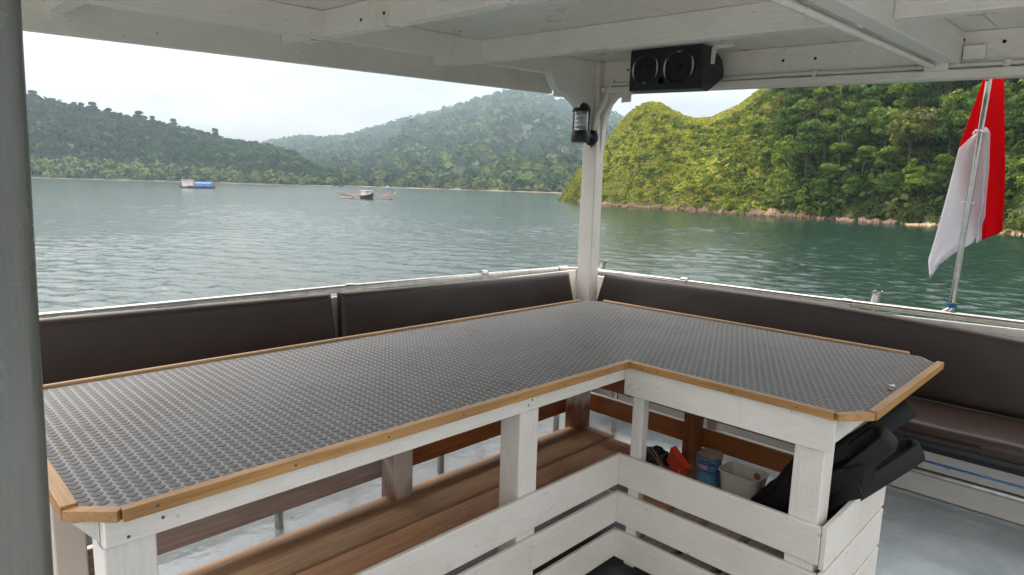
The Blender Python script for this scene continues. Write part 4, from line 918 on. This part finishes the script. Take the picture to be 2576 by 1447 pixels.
# back slats, varnished on the right, paler grey brown on the left, white paint slopped on the top edge
for z0, z1 in ((0.333, 0.418), (0.459, 0.560), (0.600, 0.70)):
    s0_ = MB().box(0.30, 1.302, 1.886, 1.902, z0, z1).build('back_slat', 'greybrown_x', table, 0.002)
    MB().box(0.30, 1.302, 1.8845, 1.9035, z1 + 0.0005, z1 + 0.004).build('paint_edge', 'paint_x', s0_)
    s1 = MB().box(1.304, 2.393, 1.886, 1.902, z0, z1).build('back_slat', 'varnish_x', table, 0.002)
    MB().box(1.304, 2.393, 1.8845, 1.9035, z1 + 0.0005, z1 + 0.004).build('paint_edge', 'paint_x', s1)
    s2 = MB().box(2.426, 2.442, 0.60, 1.883, z0, z1).build('back_slat', 'varnish_y', table, 0.002)
    MB().box(2.4245, 2.4435, 0.60, 1.883, z1 + 0.0005, z1 + 0.004).build('paint_edge', 'paint_y', s2)
# shelf planks of the long arm, and slatted shelves of the short arm
MB().box(0.27, 2.392, 1.652, 1.862, 0.246, 0.270).build('shelf_plank', 'plank_dark', table, 0.003)
MB().box(0.27, 2.365, 1.400, 1.642, 0.240, 0.264).build('shelf_plank', 'plank_light', table, 0.003)
MB().box(0.36, 1.37, 1.298, 1.340, 0.205, 0.245).build('shelf_bearer', 'trim_x', table, 0.003)
MB().box(1.462, 1.895, 1.298, 1.340, 0.205, 0.245).build('shelf_bearer', 'trim_x', table, 0.003)
y = 1.375; k = 0
while y > 0.62:
    w = (0.112, 0.125, 0.10)[k % 3]
    if not (y - w < 1.25 and y > 1.20 and False):
        MB().box(1.96 if y > 1.19 else (2.003 if y - w < 0.675 else 1.918), 2.325 if y > 1.2 else 2.40, max(y - w, 0.60), y, 0.242, 0.266).build('shelf_board', ('plank_grey', 'plank_light')[k % 2] if k < 2 else 'plank_grey', table, 0.003)
    y -= w + 0.030; k += 1
MB().box(2.29, 2.32, 0.68, 1.37, 0.205, 0.2415).build('shelf_bearer', 'plank_grey', table, 0.003)
MB().box(1.962, 1.99, 0.68, 1.20, 0.205, 0.2415).build('shelf_bearer', 'plank_grey', table, 0.003)
y = 1.29; k = 0
while y > 0.62:
    w = (0.078, 0.105, 0.118)[k % 3]
    MB().box(1.96 if y > 1.19 else (2.003 if y - w < 0.675 else 1.918), 2.40 if y < 1.2 else 2.325, max(y - w, 0.60), y, 0.098, 0.120).build('lower_shelf_board', 'plank_grey', table, 0.003); y -= w + 0.034; k += 1
MB().box(2.29, 2.32, 0.68, 1.28, 0.06, 0.0975).build('shelf_bearer', 'plank_grey', table, 0.003)
MB().box(1.962, 1.99, 0.68, 1.20, 0.06, 0.0975).build('shelf_bearer', 'plank_grey', table, 0.003)

# ================================================================== THINGS ON THE SHELF
SH = 0.2665
def paint_can():
    c = (2.262, 1.108); r = 0.048; h = 0.122; o = thing('paint_can', 'small blue paint tin with grey lid on the shelf', 'paint tin', (c[0], c[1], SH))
    MB().lathe((c[0], c[1], SH), [(r * 0.97, 0.0), (r * 1.02, 0.002), (r * 1.02, 0.006), (r, 0.008), (r, h - 0.008), (r * 1.03, h - 0.005), (r * 1.04, h), (r * 0.93, h), (r * 0.92, h - 0.006), (r * 0.86, h - 0.006)], 40).build('body', 'can_blue', o, smooth=True)
    MB().lathe((c[0], c[1], SH), [(r * 1.025, h - 0.007), (r * 1.06, h - 0.003), (r * 1.05, h + 0.002), (r * 0.95, h + 0.002), (r * 0.94, h - 0.004)], 40).build('rim', 'can_rim', o, smooth=True)
    MB().lathe((c[0], c[1], SH), [(r * 0.925, h - 0.004), (r * 0.91, h + 0.001), (r * 0.80, h + 0.003), (r * 0.3, h + 0.004), (0.001, h + 0.004)], 40).build('lid', 'can_lid', o, smooth=True)
    base = math.atan2(-c[1], -c[0])
    def patch(a0, a1, z0, z1, mat, nm, rr=1.012, slant=0.0):
        n = 14; v = []; f = []
        for i in range(n):
            a = base + R_(a0 + (a1 - a0) * i / (n - 1)); sl = slant * i / (n - 1)
            taper = 1.0
            for z in (z0 + sl, z1 + sl): v.append((c[0] + r * rr * math.cos(a), c[1] + r * rr * math.sin(a), SH + z))
        for i in range(n - 1): f.append((2 * i, 2 * i + 2, 2 * i + 3, 2 * i + 1))
        MB().add(v, f).build(nm, mat, o, smooth=True)
    patch(52, 84, 0.072, 0.112, 'can_red', 'label_panel')
    patch(-62, 30, 0.0935, 0.0965, 'can_black', 'label_stripe'); patch(-2, 30, 0.0925, 0.0985, 'can_black', 'label_stripe', 1.016)
    patch(-62, 28, 0.0655, 0.0680, 'can_black', 'label_stripe', 1.012, -0.002)
    patch(-60, -8, 0.074, 0.090, 'can_pink', 'label_panel', 1.010)
    for i, z in enumerate((0.072, 0.062, 0.052, 0.042, 0.032)): patch(38, 46, z - 0.003, z + 0.003, 'can_black', 'label_mark', 1.014)
    patch(-58, -40, 0.030, 0.044, 'can_pink', 'label_mark', 1.014)
    for i in range(5): patch(-34 + i * 9, -28 + i * 9, 0.1015, 0.1075, 'can_black', 'label_letter', 1.014)
paint_can()
def tub():
    c = (2.255, 0.965); o = thing('plastic_tub', 'open off white plastic tub with a rust stain beside the paint tin', 'tub', (c[0], c[1], SH))
    def ring(sx, sy, z, r=0.03, n=8):
        out = []
        for cx_, cy_, a0 in ((1, 1, 0), (-1, 1, 90), (-1, -1, 180), (1, -1, 270)):
            for k in range(n):
                a = R_(a0 + k * 90 / (n - 1)); out.append((c[0] + (sx - r) * cx_ + r * math.cos(a), c[1] + (sy - r) * cy_ + r * math.sin(a), SH + z))
        return out
    rows = [ring(0.052, 0.066, 0.0), ring(0.060, 0.078, 0.098), ring(0.064, 0.082, 0.099), ring(0.064, 0.082, 0.103), ring(0.058, 0.076, 0.103), ring(0.049, 0.063, 0.004)]
    n = len(rows[0]); v = sum(rows, []); f = [tuple(range(n - 1, -1, -1)), tuple(range(5 * n, 6 * n))]
    for i in range(5):
        for k in range(n): f.append((i * n + k, i * n + (k + 1) % n, (i + 1) * n + (k + 1) % n, (i + 1) * n + k))
    MB().add(v, f).build('body', 'tub_plastic', o, smooth=True)
    MB().lathe((c[0] + 0.0505, c[1] - 0.03, SH + 0.074), [(0.0135, -0.001), (0.013, 0.0012), (0.006, 0.0016), (0.001, 0.0016)], 14, 'x').map(lambda x, y, z: (x - (z - SH) * -0.06, y, z)).build('rust_stain', 'rust_stain', o)
tub()
def red_box():
    p = Vector((2.235, 1.235, SH)); o = thing('red_carton', 'bright orange red carton leaning on the shelf', 'carton', p)
    b = MB().box(-0.012, 0.012, -0.052, 0.052, 0.0, 0.095); M_ = Matrix.Rotation(R_(30), 4, 'X') @ Matrix.Rotation(R_(-14), 4, 'Y')
    M2 = Matrix.Rotation(R_(-18), 4, 'Z') @ M_
    b.map(lambda x, y, z: tuple(p + M2 @ Vector((x, y, z)) + Vector((0, 0, 0.018)))).build('body', 'orange_red', o, 0.001)
    MB().box(0.0125, 0.0135, -0.050, 0.050, 0.002, 0.093).map(lambda x, y, z: tuple(p + M2 @ Vector((x, y, z)) + Vector((0, 0, 0.018)))).build('back_panel', 'ply', o)
    MB().box(-0.0128, -0.0122, -0.03, -0.026, 0.01, 0.05).map(lambda x, y, z: tuple(p + M2 @ Vector((x, y, z)) + Vector((0, 0, 0.018)))).build('scratch', 'boat_white', o)
red_box()
def tool():
    o = thing('pliers', 'chrome handled pliers leaning against the red carton', 'pliers', (2.24, 1.30, SH))
    a = hit(1630, 1124, 0, 2.24); b = hit(1662, 1172, 0, 2.22); a2 = hit(1637, 1123, 0, 2.25)
    MB().tube([a, (np.array(a) + b) / 2 + np.array([0, 0, -0.002]), b], [0.0032, 0.0048, 0.0060], 8).build('handle', 'chrome', o, smooth=True)
    MB().tube([a2, (np.array(a2) + b) / 2 + np.array([0.003, -0.004, 0.002]), np.array(b) + np.array([0.006, -0.006, 0])], [0.0032, 0.0048, 0.0058], 8).build('handle', 'chrome', o, smooth=True)
    MB().tube([b, (b[0] - 0.002, b[1] - 0.012, SH + 0.018), (b[0] - 0.003, b[1] - 0.02, SH + 0.004)], [0.008, 0.007, 0.004], 8).build('jaws', 'steel_dull', o, smooth=True)
tool()
def greasy():
    c = (2.275, 1.352); me = bpy.data.meshes.new('oily_part'); bm = bmesh.new(); bmesh.ops.create_icosphere(bm, subdivisions=4, radius=1)
    for v_ in bm.verts:
        k = 1 + 0.25 * mnoise.fractal(v_.co * 1.7, 0.8, 2, 4); v_.co *= k
        r = math.hypot(v_.co.x, v_.co.y)
        if v_.co.z > 0 and r < 0.7: v_.co.z *= 0.35 + 0.65 * (r / 0.7) ** 2
        v_.co.z = max(v_.co.z, -0.55)
    bm.to_mesh(me); bm.free(); me.polygons.foreach_set('use_smooth', [True] * len(me.polygons))
    o = link('oily_bowl', me, 'grease_black'); o.scale = (0.045, 0.062, 0.042); o.location = (c[0], c[1], SH + 0.024); o.rotation_euler = (R_(8), 0, 0.3)
    tag(o, 'black greasy crumpled bowl behind the pliers on the shelf', 'bowl')
greasy()
def bag():
    o = thing('black_bag', 'black fabric bag with looped webbing straps poking out of the shelf end', 'bag', (2.2, 0.7, SH))
    # limp body lying slanted on the shelf
    n, q = 48, 36; v = []; f = []
    for i in range(n):
        t = i / (n - 1); y = 0.90 - 0.37 * t
        top = 0.035 + 0.30 * min(1, t * 1.5) ** 0.9; w = 0.17 * (math.sin(math.pi * (0.12 + 0.80 * t))) ** 0.6; cx_ = 2.19
        lift = max(0, (0.57 - y)) * 0.9
        for k in range(q):
            a = 2 * math.pi * k / q; ex = math.copysign(abs(math.cos(a)) ** 0.7, math.cos(a)); ez = math.copysign(abs(math.sin(a)) ** 0.8, math.sin(a))
            dz = 0.02 * fbm(y * 8, a * 2, 1.0, 3, 3.3)
            z0 = SH + 0.004 + lift + max(0, 0.17 * min(1, max(0, (0.80 - y)) / 0.2))
            v.append((cx_ + ex * w * (1 + dz * 4), y, z0 + (top - (z0 - SH) * 0.55) * (0.5 + 0.5 * ez) * (0.55 if t > 0.6 else 1) + dz))
    for i in range(n - 1):
        for k in range(q): f.append((i * q + k, i * q + (k + 1) % q, (i + 1) * q + (k + 1) % q, (i + 1) * q + k))
    f += [tuple(range(q - 1, -1, -1)), tuple(range((n - 1) * q, n * q))]
    MB().add(v, f).build('body', 'black_fabric', o, smooth=True)
    def band(base, tip, path, w, th, nm, tw=0.0, rot=0.0):
        base = Vector(base); D_ = Vector(tip) - base; D_.normalize(); W_ = D_.cross((base - Vector((0, 0, CAM_H))).normalized()).normalized(); W_ = -W_ if W_.z < 0 else W_; B_ = D_.cross(W_).normalized()
        W_, B_ = W_ * math.cos(R_(rot)) + B_ * math.sin(R_(rot)), B_ * math.cos(R_(rot)) - W_ * math.sin(R_(rot))
        """flat webbing: path in (along, depth, rise) of the strap's own frame, swept with a constant width direction"""
        P = [Vector(base) + D_ * a_ + B_ * b_ + W_ * c_ for a_, b_, c_ in path]; S = []
        for i in range(len(P) - 1):
            for k in range(8):
                t = k / 8; p0, p1, p2, p3 = P[max(i - 1, 0)], P[i], P[i + 1], P[min(i + 2, len(P) - 1)]
                S.append(0.5 * ((2 * p1) + (p2 - p0) * t + (2 * p0 - 5 * p1 + 4 * p2 - p3) * t * t + (3 * p1 - p0 - 3 * p2 + p3) * t ** 3))
        S.append(P[-1]); vv = []; ff = []; q = 16
        for i, p in enumerate(S):
            t = (S[min(i + 1, len(S) - 1)] - S[max(i - 1, 0)]).normalized(); Wd = (W_ + B_ * tw * i / len(S)); Wd = (Wd - t * Wd.dot(t)).normalized(); nn = t.cross(Wd)
            for k in range(q):
                a_ = 2 * math.pi * k / q; ca, sa = math.cos(a_), math.sin(a_)
                vv.append(p + Wd * (w / 2 * math.copysign(abs(ca) ** 0.8, ca)) + nn * (th / 2 * math.copysign(abs(sa) ** 0.7, sa)))
        for i in range(len(S) - 1):
            for k in range(q): ff.append((i * q + k, i * q + (k + 1) % q, (i + 1) * q + (k + 1) % q, (i + 1) * q + k))
        ff += [tuple(range(q - 1, -1, -1)), tuple(range((len(S) - 1) * q, len(S) * q))]
        MB().add(vv, ff).build(nm, 'black_webbing', o, 0.0, True)
    h = lambda px, py, y: hit(px, py, 1, y)
    def loop(a, b, w, r, nm, rot):
        L_ = (Vector(b) - Vector(a)).length
        band(a, b, [(0, -r * .6, 0), (L_ * 0.4, -r * 1.0, 0.004), (L_ - 1.3 * r, -r, 0), (L_ - 0.45 * r, -0.75 * r, -.002), (L_, 0, -0.004), (L_ - 0.45 * r, 0.75 * r, -.006), (L_ - 1.3 * r, r, -0.008), (L_ * 0.4, r * 0.8, -0.008), (0, r * .4, -0.008)], w, 0.024, nm, 0.0, rot)
    loop((2.10, 0.66, 0.45), h(2232, 1090, .50), 0.066, 0.032, 'strap', 28)
    loop((2.10, 0.64, 0.40), h(2300, 1122, .47), 0.062, 0.034, 'strap', 32)
    b_ = h(2290, 1026, .47); a_ = (2.12, 0.66, 0.52); L_ = (Vector(b_) - Vector(a_)).length
    band(a_, b_, [(0, 0, 0), (L_ * 0.3, 0.0, 0.004), (L_ * 0.7, -0.004, 0.004), (L_, -0.004, 0.0)], 0.062, 0.034, 'grip')
    b_ = h(2222, 1075, .53); a_ = (2.10, 0.68, 0.50); L_ = (Vector(b_) - Vector(a_)).length
    band(a_, b_, [(0, 0, 0), (L_ * 0.5, 0, 0.004), (L_, 0.0, 0.0)], 0.07, 0.034, 'grip')
    b_ = h(2168, 1238, .50); a_ = (2.05, 0.60, 0.45); L_ = (Vector(b_) - Vector(a_)).length
    band(a_, b_, [(0, 0, 0.0), (L_ * 0.5, -0.002, 0.006), (L_, 0, 0.0)], 0.036, 0.006, 'strap_end')
bag()
# dried bits of litter on the table
for px, py, s_, lab, mt_ in [(1925, 868, 0.006, 'tiny red flake on the table mat', 'can_red'), (2245, 970, 0.011, 'crumpled pale scrap by the table end edging', 'boat_white'), (2240, 978, 0.010, 'dry brown leaf bit by the table end edging', 'plank_dark'), (2060, 862, 0.007, 'small red flake near the back beading', 'can_red')]:
    p = hit(px, py, 2, TZ + 0.004); rs = random.Random(px); mb = MB(); n = 7
    v = [(p[0], p[1], TZ + 0.0065)] + [(p[0] + s_ * rs.uniform(.6, 1.2) * math.cos(k * 6.283 / n), p[1] + s_ * rs.uniform(.6, 1.2) * math.sin(k * 6.283 / n), TZ + 0.0030 + rs.uniform(0, 0.005)) for k in range(n)]
    v += [(a, b, c - 0.0006) for a, b, c in v]; f = [(0, 1 + k, 1 + (k + 1) % n) for k in range(n)] + [(n + 1, n + 2 + (k + 1) % n, n + 2 + k) for k in range(n)] + [(1 + k, n + 2 + k, n + 2 + (k + 1) % n, 1 + (k + 1) % n) for k in range(n)]
    tag(mb.add(v, f).build('litter_scrap', mt_), lab, 'litter')

# ================================================================== SPEAKER, LANTERN, FLAG
def speaker():
    y0, y1 = 1.715, 2.160; o = thing('speaker', 'black twin cone loudspeaker hanging under the ceiling at the stern beam', 'speaker', (3.2, 1.94, 1.93))
    prof = [(3.085, 1.935), (3.085, 2.152), (3.20, 2.150), (3.290, 2.105), (3.315, 2.06), (3.315, 2.015), (3.16, 1.928)]
    s_ = lambda x, y, z: (x, y, z + 0.045 * (y - 1.93))
    MB().prism_xz(prof, y0, y1).map(s_).build('cabinet', 'black_plastic', o, 0.006)
    for yy, rr in ((2.055, 0.083), (1.85, 0.090)):
        zz = 2.047 + 0.045 * (yy - 1.93)
        w = MB().lathe((3.0845, yy, zz), [(rr, 0.0), (rr, -0.006), (rr * 0.94, -0.009), (rr * 0.88, -0.006), (rr * 0.84, 0.0), (rr * 0.80, 0.0)], 36, 'x').build('woofer', 'black_plastic', o, smooth=True)
        MB().lathe((3.0845, yy, zz), [(rr * 0.83, -0.0035), (rr * 0.5, -0.002), (rr * 0.28, -0.002), (rr * 0.2, -0.010), (0.001, -0.013)], 30, 'x').build('cone', 'black_cone', w, smooth=True)
        for sg in (-1, 1):
            v = []; f = []; n = 12
            for i in range(n):
                a = R_(-32 + 64 * i / (n - 1)); wd = 0.010 * math.cos(R_(-80 + 160 * i / (n - 1)))
                v += [(3.0758, yy + sg * math.cos(a) * rr * 0.99, zz + math.sin(a) * rr * 0.99), (3.0758, yy + sg * (math.cos(a) * rr * 0.99 - wd), zz + math.sin(a) * rr * 0.99)]
            for i in range(n - 1): f.append((2 * i, 2 * i + 2, 2 * i + 3, 2 * i + 1))
            v += [(a_ + 0.0035, b_, c_) for a_, b_, c_ in v]; m_ = 2 * n
            f += [(q[3] + m_, q[2] + m_, q[1] + m_, q[0] + m_) for q in f]
            MB().add(v, f).build('trim_glint', 'trim_glint', w)  # crescents coloured pale as the glints on the woofer rims
        zb = zz - rr * 0.86 if yy > 2 else zz + rr * 0.86
        MB().box(3.0745, 3.0765, yy - 0.011, yy + 0.011, zb - 0.004, zb + 0.004).build('badge', 'can_rim', w)
    MB().lathe((3.0842, 1.955, 1.985), [(0.022, 0), (0.022, -0.002), (0.017, -0.003), (0.016, 0.0), (0.001, 0.0)], 20, 'x').build('bass_port', 'black_cone', o)
    br = MB(); za = zc(3.17, 1.70) - 0.001; bp_ = [(3.165, 1.710, 2.055), (3.165, 1.706, 2.10), (3.168, 1.700, 2.135), (3.175, 1.690, za - 0.003), (3.18, 1.60, za - 0.003)]
    for a, b in zip(bp_, bp_[1:]): br.bar(a, b, 0.030, 0.005, (1, 0, 0.02))
    br.build('bracket', 'paint_roof_y', o)
    MB().box(3.16, 3.19, 2.161, 2.20, 2.150, 2.156).build('bracket', 'screw', o)
    for yy in (1.80, 2.08): MB().box(3.15, 3.18, yy - 0.015, yy + 0.015, 2.14, zc(3.165, yy) - 0.0008).build('hanger', 'paint_roof_y', o)
speaker()
def lantern():
    c = (3.262, 2.632); o = thing('lantern', 'black bulkhead lantern with clear caged glass on the white post', 'lamp', (c[0], c[1], 1.69))
    r = 0.056
    MB().lathe((c[0], c[1], 0), [(r + .002, 1.878)] + [((r + .003) * math.cos(R_(a)), 1.884 + 0.056 * math.sin(R_(a))) for a in (0, 15, 30, 45, 60, 72, 82, 89)], 28).build('cap', 'black_plastic', o, smooth=True)
    MB().lathe((c[0], c[1], 0), [(r + .003, 1.692), (r + .0045, 1.695), (r + .0045, 1.757), (r + .002, 1.763), (r - .006, 1.763)], 28).build('base', 'black_plastic', o, smooth=True)
    MB().lathe((c[0], c[1], 0), [(r - .001, 1.760), (r - .001, 1.8785), (r - .0035, 1.8785), (r - .0035, 1.761)], 28).build('glass', 'glass', o, smooth=True)
    for z in (1.787, 1.812, 1.838, 1.864):
        ring = [(c[0] + (r - .010) * math.cos(a), c[1] + (r - .010) * math.sin(a), z) for a in np.linspace(0, 2 * math.pi, 25)]
        MB().tube(ring, 0.0016, 6).build('cage_ring', 'steel_dull', o, smooth=True)
        MB().lathe((c[0], c[1], z - 0.002), [(0.026, 0.006), (0.043, -0.001), (0.043, 0.0005), (0.027, 0.0075)], 24).build('glint_ring', 'bulb', o, smooth=True)  # white rings added so the glass shows bright reflections
    for k in range(4):
        a = R_(45 + 90 * k); MB().tube([(c[0] + (r - .010) * math.cos(a), c[1] + (r - .010) * math.sin(a), z) for z in (1.762, 1.879)], 0.0014, 6).build('cage_wire', 'steel', o)
    MB().lathe((c[0], c[1], 0), [(0.012, 1.763), (0.013, 1.785), (0.024, 1.80), (0.026, 1.82), (0.02, 1.84), (0.008, 1.85), (0.001, 1.852)], 20).build('bulb', 'bulb', o, smooth=True)
    MB().lathe((3.3545, 2.612, 1.728), [(0.052, 0.0), (0.052, -0.014), (0.044, -0.022), (0.030, -0.026), (0.024, -0.05)], 28, 'x').build('wall_flange', 'black_plastic', o, smooth=True)
    MB().tube([(3.335, 2.614, 1.728), (3.30, 2.624, 1.728), (c[0], c[1], 1.728)], 0.024, 12).build('arm', 'black_plastic', o, smooth=True)
    MB().prism_yz([(2.590, 1.692), (2.634, 1.692), (2.612, 1.660)], 3.3515, 3.3545).build('rust_drip', 'rust_stain', o)
lantern()
def flag():
    xp = 3.655
    po = thing('flag_pole', 'slim stainless flag pole tied to the stern rail', 'flag pole', (3.62, 0.62, 0.85))
    a = Vector((3.635, 0.622, 0.872)); b = Vector((xp, 0.5985, 1.955)); top = b + (b - a).normalized() * 0.16
    MB().tube([a, b, top], 0.0125, 12).build('pole', 'steel', po, smooth=True)
    MB().tube([(3.60, 0.66, 0.850), (3.625, 0.628, 0.876), (3.636, 0.621, 0.892)], 0.015, 10).build('socket', 'steel_dull', po, smooth=True)
    MB().tube([(3.45, 0.66, zc(3.45, 0.64) - 0.02), (3.56, 0.64, 1.985), (xp, 0.60, 1.935)], 0.009, 8).build('stay', 'steel', po, smooth=True)
    for k in range(3): MB().tube([(3.637 + 0.018 * math.cos(t), 0.6215 + 0.018 * math.sin(t), 0.893 + 0.007 * k + 0.002 * math.sin(t * 2)) for t in np.linspace(0, 6.28, 14)], 0.0045, 6).build('rope_turn', 'blue_rope', po, smooth=True)
    MB().tube([(3.655, 0.622, 0.90), (3.665, 0.645, 0.91), (3.66, 0.662, 0.925)], 0.004, 6).build('rope_tail', 'blue_rope', po, smooth=True)
    fl = thing('flag', 'red and white flag hanging folded around the stern flag pole', 'flag', (xp, 0.6, 1.3))
    def sheet(nm, left, right, mat, x0, amp, ph, par, depth=None):
        """left/right: outline curves in the photograph from top to bottom, laid on the plane of the pole with folds"""
        def cur(c, t):
            d = [0]
            for p, q in zip(c, c[1:]): d.append(d[-1] + math.hypot(q[0] - p[0], q[1] - p[1]))
            d = np.array(d) / d[-1]; return np.interp(t, d, [p[0] for p in c]), np.interp(t, d, [p[1] for p in c])
        n, m_ = 34, 18; v = []; f = []
        for i in range(n):
            t = i / (n - 1); lx, ly = cur(left, t); rx, ry = cur(right, t)
            for j in range(m_):
                u = j / (m_ - 1); xx = x0 + amp * math.sin(ph + u * 7.5 + t * 1.6) * (0.3 + 0.7 * t) + (depth(u, t) if depth else 0)
                p = hit(lx + (rx - lx) * u, ly + (ry - ly) * u, 0, xx); v.append(tuple(p))
        for i in range(n - 1):
            for j in range(m_ - 1): a_ = i * m_ + j; f.append((a_, a_ + 1, a_ + m_ + 1, a_ + m_))
        o = MB().add(v, f).build(nm, mat, par, smooth=True)
        sl = o.modifiers.new('hem', 'SOLIDIFY'); sl.thickness = 0.0018; sl.offset = 0; return o
    sheet('red_panel', [(2482, 176), (2440, 292), (2411, 372), (2425, 470), (2446, 560), (2468, 604)], [(2526, 172), (2527, 300), (2529, 420), (2526, 520), (2521, 584), (2500, 592)], 'flag_red', xp + 0.034, 0.010, 0.5, fl)
    sheet('white_panel', [(2446, 342), (2412, 374), (2385, 480), (2352, 600), (2335, 655), (2339, 699)], [(2474, 324), (2474, 400), (2470, 500), (2466, 575), (2448, 612), (2398, 638), (2362, 666), (2341, 699)], 'flag_white', xp + 0.020, 0.007, 1.2, fl)
    sheet('white_panel', [(2474, 324), (2474, 400), (2470, 500), (2460, 560), (2455, 612)], [(2480, 320), (2491, 330), (2488, 420), (2480, 510), (2478, 545), (2470, 565), (2469, 604)], 'flag_white', xp + 0.018, 0.004, 2.0, fl)
    for px, py in ((2471, 331), (2437, 511)):
        q = hit(px, py, 0, xp - 0.0)
        MB().tube([(q[0] + 0.017 * math.cos(t), q[1] + 0.017 * math.sin(t), q[2]) for t in np.linspace(0, 6.28, 14)], 0.005, 6).build('tie', 'flag_white', fl, smooth=True)
        MB().tube([(q[0] - 0.017, q[1], q[2]), (q[0] - 0.02, q[1] + 0.022, q[2] + 0.006), (q[0] - 0.018, q[1] + 0.032, q[2] - 0.012)], 0.004, 6).build('tie', 'flag_white', fl, smooth=True)
flag()
bpy.context.view_layer.update()
